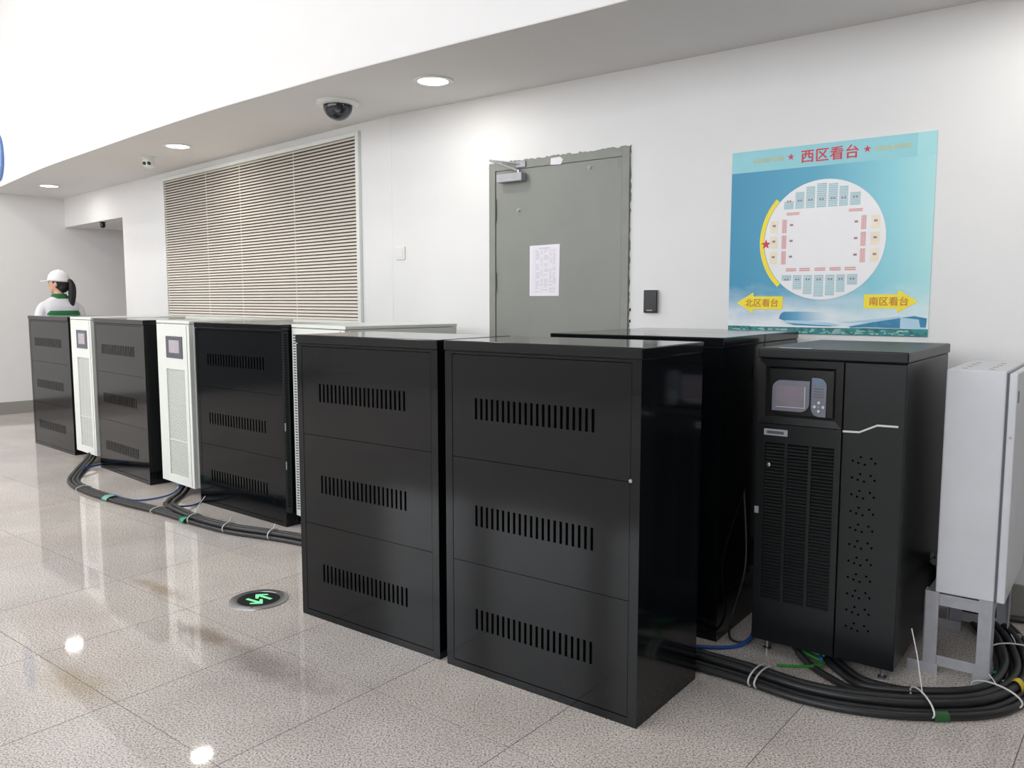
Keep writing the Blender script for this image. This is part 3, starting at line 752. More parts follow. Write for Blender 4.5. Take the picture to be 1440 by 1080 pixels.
def blk(x0, x1, z0, z1, stripes, horiz=True):
    for i in range(stripes):
        if horiz:
            a = z0 + (z1 - z0) * i / stripes; c = a + (z1 - z0) / stripes * 0.66
            q = rect(x0, x1, a, c)
        else:
            a = x0 + (x1 - x0) * i / stripes; c = a + (x1 - x0) / stripes * 0.66
            q = rect(a, c, z0, z1)
        b.add([(x, -0.0056, z) for x, z in q], [(0, 1, 2, 3)])
cxs = [-0.172, -0.118, -0.066, -0.012, 0.042, 0.092, 0.146]; ws = [0.048, 0.044, 0.043, 0.046, 0.044, 0.041, 0.048]
for dx, w in zip(cxs, ws):
    half = math.sqrt(max(0.0, (CR_ - 0.014) ** 2 - (abs(dx) + w / 2) ** 2))
    blk(CX + dx - w / 2, CX + dx + w / 2, CZ + 0.158, CZ + half, 13); blk(CX + dx - w / 2, CX + dx + w / 2, CZ - half, CZ - 0.168, 13)
tag(link('seat_blocks', plain_mesh(b, 'seat_blocks', P_TEAL), po), kind='stuff')
b = MB()
for s in (-1, 1):
    for zc in (-0.082, -0.004, 0.074): blk(CX + s * 0.190 - 0.012, CX + s * 0.190 + 0.012, CZ + zc - 0.033, CZ + zc + 0.033, 5, False)
for dx in (-0.15, 0.15): blk(CX + dx - 0.032, CX + dx + 0.032, CZ + 0.128, CZ + 0.143, 2)
for dx in (-0.150, -0.083, -0.008, 0.065, 0.135): blk(CX + dx - 0.026, CX + dx + 0.026, CZ - 0.150, CZ - 0.132, 2)
tag(link('rail_blocks', plain_mesh(b, 'rail_blocks', P_PINK), po), kind='stuff')
for s in (-1, 1):
    for zc in (-0.082, -0.004, 0.074):
        flat('cream_block', rect(CX + s * 0.243 - 0.02, CX + s * 0.243 + 0.02, CZ + zc - 0.03, CZ + zc + 0.03), P_CREAM, 4)
b = MB()
for dx in cxs:
    for zc in (0.192, -0.196):
        for q in (-0.010, 0.003): b.add([(CX + dx + q + ddx, -0.0060, CZ + zc + ddz) for ddx, ddz in ((0, 0), (0.008, 0), (0.008, 0.009), (0, 0.009))], [(0, 1, 2, 3)])
for s in (-1, 1):
    for zc in (-0.082, -0.004, 0.074):
        for ox in (0.243, 0.155):
            b.add([(CX + s * ox + ddx - 0.008, -0.0060, CZ + zc + ddz) for ddx, ddz in ((0, 0), (0.016, 0), (0.016, 0.010), (0, 0.010))], [(0, 1, 2, 3)])
tag(link('block_marks', plain_mesh(b, 'block_marks', mat('print_mauve', (160, 130, 138), 0.5)), po), kind='stuff')
flat('here_star', starp(CX - 0.283, CZ - 0.012, 0.026), P_RED, 6)
def arrow(x0, x1, zc, left):
    hw, hh, hl = 0.033, 0.054, 0.088
    if left: return [(x0, zc), (x0 + hl, zc - hh), (x0 + hl, zc - hw), (x1, zc - hw), (x1, zc + hw), (x0 + hl, zc + hw), (x0 + hl, zc + hh)]
    return [(x1, zc), (x1 - hl, zc + hh), (x1 - hl, zc + hw), (x0, zc + hw), (x0, zc - hw), (x1 - hl, zc - hw), (x1 - hl, zc - hh)]
flat('left_arrow', arrow(0.046, 0.288, 0.155, True), P_YEL, 3); flat('right_arrow', arrow(0.680, 0.918, 0.163, False), P_YEL, 3)
text('北区看台', 0.178, 0.156, 0.044, P_BROWN, 5, 'left_arrow_text', 0.012, 1.02); text('南区看台', 0.790, 0.164, 0.044, P_BROWN, 5, 'right_arrow_text', 0.012, 1.02)
# the stadium picture along the foot of the sheet
sb = [(0.272, 0.075)] + [(0.272 + 0.03 * (1 - math.cos(R(a))), 0.075 + 0.036 * math.sin(R(a))) for a in range(15, 91, 15)] + [(0.42, 0.112), (0.52, 0.105), (0.58, 0.09), (0.52, 0.072), (0.40, 0.065), (0.31, 0.062)]
P_BOWL = mat('print_bowl', (40, 130, 172), 0.45)
_nt = P_BOWL.node_tree; _tc = _nt.nodes.new('ShaderNodeTexCoord'); _sx = _nt.nodes.new('ShaderNodeSeparateXYZ'); _mr = _nt.nodes.new('ShaderNodeMapRange'); _rp = _nt.nodes.new('ShaderNodeValToRGB')
_nt.links.new(_tc.outputs['Object'], _sx.inputs[0]); _nt.links.new(_sx.outputs['X'], _mr.inputs['Value']); _mr.inputs['From Min'].default_value = 0.27; _mr.inputs['From Max'].default_value = 0.52
_rp.color_ramp.elements[0].color = (*lin((34, 124, 168)), 1); _rp.color_ramp.elements[1].color = (*lin((226, 234, 240)), 1); k_ = _rp.color_ramp.elements.new(0.35); k_.color = (*lin((92, 164, 200)), 1)
_nt.links.new(_mr.outputs['Result'], _rp.inputs['Fac']); _nt.links.new(_rp.outputs['Color'], _nt.nodes['Principled BSDF'].inputs['Base Color'])
flat('stadium_bowl', sb[::-1], P_BOWL, 2)
flat('stadium_rim', [(0.285, 0.063), (0.34, 0.052), (0.50, 0.046), (0.585, 0.047), (0.52, 0.060), (0.40, 0.067), (0.31, 0.068)], P_PALE, 3)
flat('stadium_shade', [(0.30, 0.056), (0.35, 0.045), (0.52, 0.041), (0.57, 0.043), (0.48, 0.047), (0.36, 0.052)], P_DBLUE, 4)
flat('roof_wing', [(0.585, 0.036), (0.70, 0.040), (0.845, 0.038), (0.845, 0.086), (0.72, 0.064)], P_DBLUE, 3)
flat('roof_edge', [(0.555, 0.060), (0.70, 0.064), (0.845, 0.088), (0.845, 0.094), (0.70, 0.076)], P_PALE, 4)
flat('far_hall', [(0.845, 0.040), (0.955, 0.038), (0.958, 0.085), (0.905, 0.094), (0.845, 0.090)], P_PALE, 3)
flat('far_hall_roof', [(0.850, 0.088), (0.925, 0.080), (0.932, 0.044), (0.956, 0.044), (0.958, 0.086), (0.905, 0.096)], P_DBLUE, 4)
flat('tree_strip', rect(0, PW, 0, 0.036), P_GRN, 2)
flat('road_line', rect(0.12, 0.62, 0.034, 0.040), P_WHT, 4)
b = MB(); rg = random.Random(9)
for i in range(80):
    x = rg.random() * 0.92; z = 0.004 + rg.random() * 0.018; w = 0.01 + rg.random() * 0.03; hgt = 0.002 + rg.random() * 0.006
    b.add([(x, -0.0052, z), (x + w, -0.0052, z), (x + w * 0.8, -0.0052, z + hgt), (x + w * 0.2, -0.0052, z + hgt)], [(0, 1, 2, 3)])
tag(link('meadow', plain_mesh(b, 'meadow', mat('print_meadow', (150, 196, 190), 0.5)), po), kind='stuff')

# ------------------------------------------------------------------ ceiling fixtures
M_LAMP = mat('lamp_diffuser', (255, 252, 246), 0.5, var=0.0, emit=(255, 252, 244), es=9.0)
dl = empty('downlight', (-0.463, 5.015, HC)); tag(dl, 'round recessed downlight nearest the camera, above the door', 'downlight', 'ceiling downlights')
MB().lathe([(0.088, -0.0005), (0.118, -0.0005), (0.118, -0.006), (0.108, -0.010), (0.090, -0.008), (0.088, -0.0005)], 40, caps=False).build('trim_ring', M_WHITE, dl, smooth=40)
MB().lathe([(0.090, -0.001), (0.090, -0.0055)], 40).build('diffuser', M_LAMP, dl)
dup(dl, (-2.789, 7.083, HC), 0, 'round recessed downlight above the louvred vent', 'ceiling downlights')
dup(dl, (-5.204, 9.498, HC), 0, 'round recessed downlight farthest away near the left wall', 'ceiling downlights')
dup(dl, (2.02, 3.09, HC), 0, 'round recessed downlight beyond the poster, outside the picture on the right', 'ceiling downlights')
for (x, y) in ((-0.463, 5.015), (-2.789, 7.083), (-5.204, 9.498), (2.02, 3.09)):
    ld = bpy.data.lights.new('downlight_glow', 'AREA'); ld.shape = 'DISK'; ld.size = 0.17; ld.energy = LAMP_POWER; ld.color = (1.0, 0.95, 0.87)
    lo = bpy.data.objects.new('downlight_glow', ld); C.objects.link(lo); lo.location = (x, y, HC - 0.0115)

dc = empty('dome_camera', (-1.131, 5.539, HC)); tag(dc, 'security camera with dark dome on the dropped ceiling', 'security camera')
MB().lathe([(0.138, 0), (0.138, -0.012), (0.128, -0.022), (0.095, -0.026)], 40).build('base_ring', M_WHITE, dc, smooth=40)
dm = MB(); prof = [(0.094 * math.cos(R(a)), -0.030 - 0.090 * math.sin(R(a))) for a in range(0, 90, 9)] + [(0.004, -0.120)]
dm.lathe([(0.094, -0.020)] + prof, 40); dm.build('dome', mat('smoked_dome', (44, 48, 54), 0.08), dc, smooth=50)
MB().lathe([(0.020, 0.0), (0.020, 0.004), (0.012, 0.005)], 20, (0.018, -0.083, -0.068), 'y').build('lens', M_BLACKPL, dc, smooth=40)
tc_ = empty('turret_camera', (-3.273, 7.636, HC)); tag(tc_, 'small white ceiling camera with two dark lenses', 'security camera')
MB().lathe([(0.062, 0), (0.062, -0.010), (0.048, -0.016)], 32).build('base', M_WHITE, tc_, smooth=40)
MB().lathe([(0.044, -0.016), (0.052, -0.045), (0.046, -0.085), (0.020, -0.100)], 32).build('housing', M_WHITE, tc_, smooth=40)
for dx in (-0.020, 0.020):
    MB().lathe([(0.015, 0.0), (0.015, 0.012), (0.010, 0.014)], 18, (dx, -0.040, -0.062), 'y').build('lens', M_BLACKPL, tc_, smooth=40)
q = w2(-5.66, OPENZ, -0.06)
sn = empty('passage_sensor', q, A2); tag(sn, 'tiny black sensor hanging under the passage lintel', 'sensor')
MB().box(-0.03, 0.03, -0.03, 0.03, -0.008, 0).build('bracket', M_BLACKPL, sn, bevel=0.002)
MB().lathe([(0.026, -0.008), (0.030, -0.03), (0.026, -0.06), (0.012, -0.07)], 20).build('eye', M_BLACKPL, sn, smooth=40)

# blue emblem on the bulkhead at the left edge
ED = Vector((-5.83 + 5.08, 9.62 - 8.80)); ED.normalize()
ec_ = Vector((-5.80, 9.585)); em = empty('wall_emblem', (ec_.x - ED.y * 0.0 - 0.012 * ED.y, ec_.y - 0.012 * -ED.x * -1, 3.005), math.atan2(-ED.y, -ED.x))
tag(em, 'round blue emblem on the bulkhead at the left picture edge', 'emblem')
M_EMB = mat('emblem_blue', (84, 124, 188), 0.4, var=0.15, scale=8); M_EMB2 = mat('emblem_pale', (190, 210, 236), 0.4)
MB().lathe([(0.262, -0.004), (0.262, 0.014)], 56, (0, 0, 0), 'y').build('disc', M_EMB, em, smooth=40)
b = MB(); b.lathe([(0.232, 0.0142), (0.244, 0.0146), (0.244, 0.016), (0.232, 0.0164)], 56, (0, 0, 0), 'y'); b.build('ring', M_EMB, em)
for x, ang, l in ((0.09, 8, 0.34), (0.16, 14, 0.24), (-0.05, -6, 0.36), (0.02, 20, 0.3)):
    dx = math.sin(R(ang)) * l / 2; dz = math.cos(R(ang)) * l / 2
    MB().prism_y([(x - dx - 0.016, -dz), (x - dx + 0.016, -dz), (x + dx + 0.016, dz), (x + dx - 0.016, dz)], -0.018, -0.0135).build('stroke', M_EMB2, em)

# ------------------------------------------------------------------ exit light set into the floor
fl = empty('floor_exit_light', (-1.187, 3.767, 0), R(11)); tag(fl, 'round metal floor light with green double arrow in the granite', 'floor light')
MB().lathe([(0.135, 0.0), (0.134, 0.003), (0.127, 0.0055), (0.098, 0.0055), (0.096, 0.0005)], 56, caps=False).build('rim', M_STEEL, fl, smooth=30)
MB().lathe([(0.097, 0.0005), (0.097, 0.004)], 56).build('lens', M_BLACKPL, fl, smooth=30)
M_ARW = mat('green_glow', (140, 245, 180), 0.5, var=0.0, emit=(120, 240, 160), es=0.45)
def arrow_flat(cx, cy, ang, name):
    pts = [(0.050, 0.0), (0.008, 0.036), (-0.006, 0.030), (0.016, 0.008), (-0.060, 0.008), (-0.060, -0.008), (0.016, -0.008), (-0.006, -0.030), (0.008, -0.036)]
    ca, sa = math.cos(R(ang)), math.sin(R(ang))
    MB().prism_z([(cx + x * ca - y * sa, cy + x * sa + y * ca) for x, y in pts], 0.0040, 0.0046).build(name, M_ARW, fl)
arrow_flat(-0.012, -0.030, -44, 'arrow'); arrow_flat(0.014, 0.030, 136, 'arrow')
for a in (20, 140, 260):
    MB().lathe([(0.006, 0.0055), (0.006, 0.0066)], 12, (0.112 * math.cos(R(a)), 0.112 * math.sin(R(a)), 0)).build('screw', M_GREYBZ, fl)

# ------------------------------------------------------------------ cables
MAIN = [(-3.66, 7.22, 0.085), (-3.62, 6.98, 0.02), (-3.53, 6.66, 0.0), (-3.36, 6.25, 0.0), (-3.08, 5.93, 0.0), (-2.65, 5.585, 0.0), (-2.30, 5.345, 0.0), (-1.96, 5.08, 0.0), (-1.67, 4.88, 0.0), (-1.21, 4.66, 0.0),
        (-0.55, 4.20, 0.0), (0.06, 3.62, 0.0), (0.42, 3.29, 0.0), (0.73, 3.07, 0.0), (0.89, 2.945, 0.0), (1.04, 2.81, 0.0), (1.20, 2.735, 0.0), (1.40, 2.70, 0.0), (1.635, 2.73, 0.0), (1.855, 2.90, 0.0),
        (2.00, 3.18, 0.0), (2.04, 3.42, 0.02), (1.98, 3.56, 0.10), (1.86, 3.50, 0.22), (1.76, 3.36, 0.30)]
def offset_path(pts, lat, dz, wob=0.0, seed=0):
    P = [Vector(p) for p in pts]; n = len(P); out = []; rg = random.Random(seed)
    for i, p in enumerate(P):
        t = P[min(i + 1, n - 1)] - P[max(i - 1, 0)]; t.z = 0; t.normalize(); nr = Vector((-t.y, t.x, 0))
        out.append(p + nr * (lat + wob * (rg.random() - 0.5)) + Vector((0, 0, dz)))
    return out
CRD = 0.0145
def cable(name, pts, r, m, label, group, cat='cable', per=8, seg=10):
    o = MB().tube(spline(pts, per), r, seg).build(name, m, None, smooth=60); tag(o, label, cat, group); return o
i0, i1 = 0, len(MAIN)
for k, (lat, dz, wh) in enumerate(((-0.030, CRD, 'camera-side'), (0.0, CRD, 'middle'), (0.030, CRD, 'wall-side'))):
    cable('power_cable', offset_path(MAIN, lat, dz, 0.006, k), CRD, M_RUBBER, wh + ' strand of the three black cables from the first white unit', 'cables from the first white unit')
U2J = [(-2.36, 6.02, 0.085), (-2.37, 5.86, 0.01), (-2.36, 5.62, 0.0), (-2.27, 5.42, 0.0)]
for k, (lat, dz, wh) in enumerate(((-0.016, CRD * 2.75, 'camera-side'), (0.016, CRD * 2.75, 'wall-side'))):
    a = offset_path(U2J, lat * 1.4, CRD, 0.0, k); m_ = offset_path(MAIN[7:], lat, dz, 0.004, 10 + k)
    a[-1].z = CRD * 2.2
    cable('power_cable', a + m_, CRD, M_RUBBER, wh + ' upper black cable joining the bundle below the middle white unit', 'cables from the middle white unit')
EJ = [(1.30, 3.26, 0.075), (1.235, 3.12, 0.015), (1.245, 2.985, 0.0), (1.31, 2.86, 0.0)]
for k, (lat, dz, wh) in enumerate(((0.062, CRD, 'lower'), (0.055, CRD * 3.0, 'upper'))):
    a = offset_path(EJ, 0.018 * (1 - 2 * k), CRD, 0.0, k); m_ = offset_path(MAIN[18:], lat, dz, 0.003, 20 + k)
    cable('power_cable', a + m_, CRD, M_RUBBER, wh + ' one of two thick black cables looping out under the display unit', 'cables from the display unit')
EJ2 = [(1.10, 3.26, 0.075), (1.12, 3.08, 0.012), (1.17, 2.93, 0.0), (1.235, 2.82, 0.0)]
a = offset_path(EJ2, 0, CRD); m_ = offset_path(MAIN[17:], -0.060, CRD, 0.003, 33); a2 = offset_path(MAIN[17:], 0.078, CRD, 0.003, 34)
cable('power_cable', a + a2, CRD * 0.9, M_RUBBER, 'thinner black cable on the inner side of the bundle before the display unit', None)
cable('power_cable', offset_path(MAIN[12:], -0.059, CRD, 0.003, 35), CRD, M_RUBBER, 'outermost black cable of the bundle, nearest the camera at lower right', None)
cable('power_cable', [(1.95, 3.36, 0.016), (2.05, 3.50, 0.016), (2.25, 3.46, 0.016), (2.6, 3.12, 0.016), (3.0, 2.8, 0.016)], CRD, M_RUBBER, 'black cable leading out of the picture to the right behind the box', None)
cable('blue_wire', [(-2.80, 5.72, 0.035), (-2.62, 5.66, 0.012), (-2.48, 5.77, 0.010), (-2.44, 5.93, 0.02), (-2.42, 6.05, 0.085)], 0.006, M_BLUEW, 'thin blue wire arching from the bundle to the middle white unit', None, 'wire')
cable('blue_wire', [(-2.22, 5.40, 0.035), (-2.17, 5.52, 0.012), (-2.16, 5.70, 0.012), (-2.20, 5.86, 0.085)], 0.006, M_BLUEW, 'short thin blue wire below the right side of the middle white unit', None, 'wire')
cable('blue_wire', [(-3.50, 6.66, 0.04), (-3.44, 6.86, 0.03), (-3.46, 7.0, 0.05), (-3.50, 7.12, 0.085)], 0.008, M_BLUEW, 'dark blue wire dropping from the first white unit at the left', None, 'wire')
cable('blue_wire', [(0.60, 3.28, 0.010), (0.78, 3.215, 0.008), (0.93, 3.235, 0.010), (1.03, 3.32, 0.060)], 0.008, M_BLUEW, 'bright blue wire on the floor running under the tall display unit', None, 'wire')
cable('green_wire', [(0.985, 2.955, 0.05), (1.10, 2.99, 0.03), (1.19, 3.04, 0.02), (1.14, 3.13, 0.03), (1.10, 3.22, 0.075)], 0.006, M_GREENW, 'green earth wire between the cable bundle and the display unit', None, 'wire')
cable('green_wire', [(1.20, 3.06, 0.04), (1.15, 3.10, 0.05), (1.13, 3.18, 0.06), (1.17, 3.24, 0.075)], 0.006, M_GREENW, 'short green wire tangled below the display unit front', None, 'wire')
cable('blue_wire', [(1.17, 3.02, 0.045), (1.19, 3.08, 0.04), (1.22, 3.18, 0.06), (1.22, 3.25, 0.075)], 0.007, M_BLUEW, 'short blue wire tangled with green below the display unit', None, 'wire')
cable('control_wire', [(1.00, 3.52, 0.62), (0.985, 3.40, 0.30), (0.93, 3.38, 0.08), (0.90, 3.30, 0.012), (0.96, 3.27, 0.010), (1.03, 3.36, 0.06)], 0.005, M_RUBBER, 'thin black wire hanging between the black cabinet and display unit', None, 'wire')

path = spline(MAIN, 8)
def nearest(x, y):
    k = min(range(len(path)), key=lambda i: (path[i].x - x) ** 2 + (path[i].y - y) ** 2)
    t = path[min(k + 1, len(path) - 1)] - path[max(k - 1, 0)]; t.normalize(); return path[k], t
def tie(x, y, lab, wide, tall, m=M_NYLON, name='cable_tie', cat='cable tie', thick=0.0032, shift=0.0, length=None, tail=None, group=None):
    p, t = nearest(x, y); nr = Vector((-t.y, t.x, 0)); nr.normalize(); b = MB()
    ring = []
    for i in range(25):
        a = 2 * math.pi * i / 24
        ring.append(p + nr * (shift + wide * math.cos(a)) + Vector((0, 0, tall / 2 + 0.001 + (tall / 2 + 0.003) * math.sin(a))))
    if length:
        ring1 = [q + t * (-length / 2) for q in ring[:-1]]; ring2 = [q + t * (length / 2) for q in ring[:-1]]
        b.loft([ring1, ring2], caps=False)
    else:
        b.tube(ring, thick, 6, caps=False)
        if tail: b.tube([p + nr * shift + Vector((0, 0, tall)), p + nr * (shift + tail[0] * 0.5) + Vector((0, 0, tall + tail[1] * 0.6)), p + nr * (shift + tail[0]) + Vector((0, 0, tall + tail[1]))], 0.002, 6)
    o = b.build(name, m, None, smooth=60); tag(o, lab, cat, group)
    return o
GT = 'cable ties round the floor bundle'
tie(-2.33, 5.36, 'white cable tie where the middle unit cables join the bundle', 0.056, 0.034, group=GT)
tie(-1.99, 5.10, 'white cable tie beside the teal tape with a long tail', 0.050, 0.058, tail=(0.08, 0.10), group=GT)
tie(-1.71, 4.91, 'white cable tie below the louvred cabinet corner, before the last left one', 0.050, 0.058, tail=(0.02, 0.03), group=GT)
tie(-1.42, 4.75, 'white cable tie closest to the left front black cabinet', 0.050, 0.058, tail=(0.02, 0.03), group=GT)
tie(-3.16, 6.01, 'pale cable tie at the bend of the bundle far left', 0.052, 0.032, group=GT)
tie(0.905, 2.93, 'left one of two white ties beside the nearest black cabinet', 0.076, 0.058, shift=-0.012, group=GT)
tie(0.935, 2.905, 'right one of two white ties beside the nearest black cabinet', 0.076, 0.058, shift=-0.012, group=GT)
tie(1.40, 2.70, 'white cable tie on the bundle in front of the stand', 0.088, 0.062, shift=0.008, tail=(0.10, 0.19), group=GT)
tie(1.68, 2.755, 'white cable tie on the bundle just left of the yellow tape', 0.088, 0.062, shift=0.008, tail=(0.03, 0.03), group=GT)
tie(1.97, 3.12, 'white cable tie on the bundle behind the right stand leg', 0.088, 0.062, shift=0.008, tail=(0.02, 0.04), group=GT)
tie(-2.05, 5.145, 'teal tape wrapped round the cable bundle in front of the row', 0.040, 0.032, M_TEAL, 'cable_tape', 'tape', length=0.045, shift=-0.022)
tie(-2.80, 5.70, 'pale teal tape on the left part of the cable bundle', 0.052, 0.034, mat('pale_teal_tape', (120, 176, 160), 0.5), 'cable_tape', 'tape', length=0.07)
tie(1.77, 2.83, 'yellow tape mark on the cable bundle at the right edge', 0.022, 0.059, M_YTAPE, 'cable_tape', 'tape', length=0.035, shift=-0.012)
tie(1.42, 2.70, 'green tape strip under the bundle at lower right', 0.017, 0.0305, mat('dark_green_tape', (40, 92, 48), 0.5), 'cable_tape', 'tape', length=0.05, shift=-0.060)
tie(1.83, 2.88, 'small teal tape near the foot of the stand', 0.022, 0.034, M_TEAL, 'cable_tape', 'tape', length=0.025, shift=0.078)

# ------------------------------------------------------------------ person behind the leftmost cabinet
pe = empty('person', (-4.955, 9.12, 0), R(140)); tag(pe, 'person in white cap and white and green jacket, seen from behind, ponytail', 'person')
# local frame: +x is where the chest faces, +y is the left side, z up
M_SKIN = mat('skin', (214, 168, 142), 0.55, var=0.03); M_HAIR = mat('black_hair', (22, 18, 20), 0.62, var=0.25, scale=60); M_CAP = mat('white_cotton', (236, 234, 236), 0.8, var=0.02)
M_JACK = mat('white_jacket', (226, 224, 230), 0.75, var=0.02); M_JGRN = mat('green_jacket', (32, 108, 58), 0.75, var=0.06); M_PANT = mat('dark_trousers', (52, 54, 62), 0.8)
HT = R(42)                                       # head turned left of the chest
hm = Matrix.Rotation(HT, 3, 'Z')
def hd(x, y, z): v = hm @ Vector((x, y, 0)); return (v.x - 0.005, v.y, z)
body = MB()
body.ellipsoid(hd(0.005, 0, 1.595), (0.094, 0.074, 0.108), 24, 16, hm)              # skull
body.ellipsoid(hd(0.042, 0, 1.545), (0.054, 0.054, 0.066), 20, 12, hm)              # jaw and cheeks
body.ellipsoid(hd(0.072, 0, 1.492), (0.020, 0.022, 0.018), 14, 8, hm)               # chin
body.add(*(lambda P: (P, [(0, 1, 2), (0, 2, 3), (0, 3, 1), (1, 3, 2)]))([hd(0.122, 0, 1.552), hd(0.088, 0.017, 1.542), hd(0.088, 0, 1.602), hd(0.088, -0.017, 1.542)]))   # nose
body.ellipsoid(hd(0.088, 0, 1.522), (0.012, 0.024, 0.006), 12, 6, hm); body.ellipsoid(hd(0.086, 0, 1.511), (0.012, 0.020, 0.007), 12, 6, hm)   # lips
for s in (1, -1):
    body.ellipsoid(hd(-0.006, s * 0.076, 1.572), (0.018, 0.010, 0.030), 12, 8, hm)  # ears
    body.ellipsoid(hd(0.086, s * 0.030, 1.592), (0.010, 0.014, 0.008), 10, 6, hm)   # brow/eye sockets
def limb(pts, rad): body.tube(spline(pts, 4), 0, 12, True, rr=[rad[min(int(i / 4), len(rad) - 2)] + (rad[min(int(i / 4) + 1, len(rad) - 1)] - rad[min(int(i / 4), len(rad) - 2)]) * ((i % 4) / 4) for i in range(4 * (len(pts) - 1) + 1)])
limb([(0, 0, 1.53), (-0.008, 0, 1.46), (-0.012, 0, 1.38)], [0.048, 0.049, 0.070])
body.ellipsoid((-0.01, 0, 1.30), (0.098, 0.160, 0.125)); body.ellipsoid((0.0, 0, 1.12), (0.09, 0.130, 0.16)); body.ellipsoid((0, 0, 0.94), (0.105, 0.155, 0.13))
for s in (1, -1):
    limb([(-0.01, s * 0.155, 1.345), (-0.02, s * 0.205, 1.22), (-0.015, s * 0.235, 1.06), (0.06, s * 0.235, 0.93), (0.12, s * 0.225, 0.82)], [0.052, 0.045, 0.038, 0.034, 0.026])
    hx, hy, hz = 0.135, s * 0.222, 0.785
    body.ellipsoid((hx, hy, hz), (0.024, 0.014, 0.045), 14, 10, Matrix.Rotation(R(-25), 3, 'Y'))
    for fi, (fo, fl_) in enumerate(((-0.024, 0.062), (-0.008, 0.070), (0.008, 0.066), (0.022, 0.054))):
        bx = hx + 0.018 + fo * 0.9; bz = hz - 0.036 + fo * 0.25
        limb([(bx, hy, bz), (bx + 0.008, hy - s * 0.006, bz - fl_ * 0.5), (bx - 0.002, hy - s * 0.018, bz - fl_)], [0.0085, 0.008, 0.0065])
    limb([(hx + 0.012, hy - s * 0.008, hz + 0.022), (hx + 0.036, hy - s * 0.018, hz - 0.006), (hx + 0.040, hy - s * 0.022, hz - 0.032)], [0.0105, 0.009, 0.0075])
    limb([(0, s * 0.085, 0.90), (0.012, s * 0.088, 0.66), (0.010, s * 0.088, 0.47), (-0.012, s * 0.09, 0.30), (-0.02, s * 0.09, 0.08)], [0.088, 0.070, 0.052, 0.052, 0.036])
    body.ellipsoid((0.045, s * 0.095, 0.035), (0.12, 0.043, 0.035))
ob = body.build('body', M_SKIN, pe, smooth=180)
rm = ob.modifiers.new('remesh', 'REMESH'); rm.mode = 'VOXEL'; rm.voxel_size = 0.0065; rm.use_smooth_shade = True
sm_ = ob.modifiers.new('smooth', 'SMOOTH'); sm_.factor = 0.5; sm_.iterations = 4
def ring(z, rx, ry, cx=0.0, cy=0.0, n=28, e=2.4):
    out = []
    for i in range(n):
        t = 2 * math.pi * i / n; c, s_ = math.cos(t), math.sin(t)
        out.append((cx + rx * math.copysign(abs(c) ** (2 / e), c), cy + ry * math.copysign(abs(s_) ** (2 / e), s_), z))
    return out
jk = MB()
jk.loft([ring(0.83, 0.135, 0.185), ring(0.95, 0.128, 0.178), ring(1.10, 0.122, 0.170, -0.005), ring(1.24, 0.126, 0.186, -0.01), ring(1.33, 0.118, 0.194, -0.012), ring(1.385, 0.095, 0.160, -0.012), ring(1.425, 0.072, 0.100, -0.012), ring(1.445, 0.064, 0.072, -0.01)])
for s in (1, -1):
    jk.tube(spline([(-0.012, s * 0.135, 1.350), (-0.016, s * 0.185, 1.295), (-0.02, s * 0.222, 1.14), (0.0, s * 0.235, 1.03), (0.06, s * 0.235, 0.94), (0.105, s * 0.226, 0.855)], 4), 0, 14, True,
            rr=[0.050, 0.053, 0.056, 0.058, 0.060] + [0.062 - 0.0008 * i for i in range(16)])
jo = jk.build('jacket', M_JACK, pe, smooth=180)
rm = jo.modifiers.new('remesh', 'REMESH'); rm.mode = 'VOXEL'; rm.voxel_size = 0.011; rm.use_smooth_shade = True
sm_ = jo.modifiers.new('smooth', 'SMOOTH'); sm_.factor = 0.6; sm_.iterations = 6
# green yoke across the back, following the jacket
gb = MB(); rows = []
for z, k in ((0.95, 0.133), (1.10, 0.130), (1.20, 0.134), (1.255, 0.135), (1.285, 0.1345)):
    row = []
    for i in range(15):
        y = -0.168 + 0.336 * i / 14
        if z > 1.27: y *= 0.86
        x = -0.012 - k * (1 - abs(y / 0.198) ** 2.4) ** (1 / 2.4) - 0.004
        row.append((x, y, z))
    rows.append(row)
vs = [p for r_ in rows for p in r_]; fs = []
for i in range(len(rows) - 1):
    for k in range(14): a = i * 15 + k; fs.append((a, a + 1, a + 16, a + 15))
gb.add(vs, fs); go = gb.build('back_panel', M_JGRN, jo, smooth=180)
sd = go.modifiers.new('thick', 'SOLIDIFY'); sd.thickness = 0.008; sd.offset = 0
cg = MB(); cg.loft([ring(1.415, 0.080, 0.098, -0.012), ring(1.445, 0.070, 0.080, -0.010), ring(1.468, 0.062, 0.068, -0.004), ring(1.468, 0.055, 0.061, -0.004), ring(1.43, 0.062, 0.074, -0.010)], caps=False)
cg.build('collar', M_JGRN, jo, smooth=180)
pt = MB(); pt.loft([ring(0.66, 0.115, 0.175), ring(0.78, 0.125, 0.180), ring(0.90, 0.118, 0.172)])
for s in (1, -1): pt.tube([(0, s * 0.086, 0.80), (0.012, s * 0.090, 0.62), (0.010, s * 0.09, 0.45), (-0.01, s * 0.092, 0.28), (-0.015, s * 0.092, 0.075)], 0, 14, True, rr=[0.10, 0.092, 0.076, 0.070, 0.064])
pto = pt.build('trousers', M_PANT, pe, smooth=180)
rm = pto.modifiers.new('remesh', 'REMESH'); rm.mode = 'VOXEL'; rm.voxel_size = 0.014; rm.use_smooth_shade = True
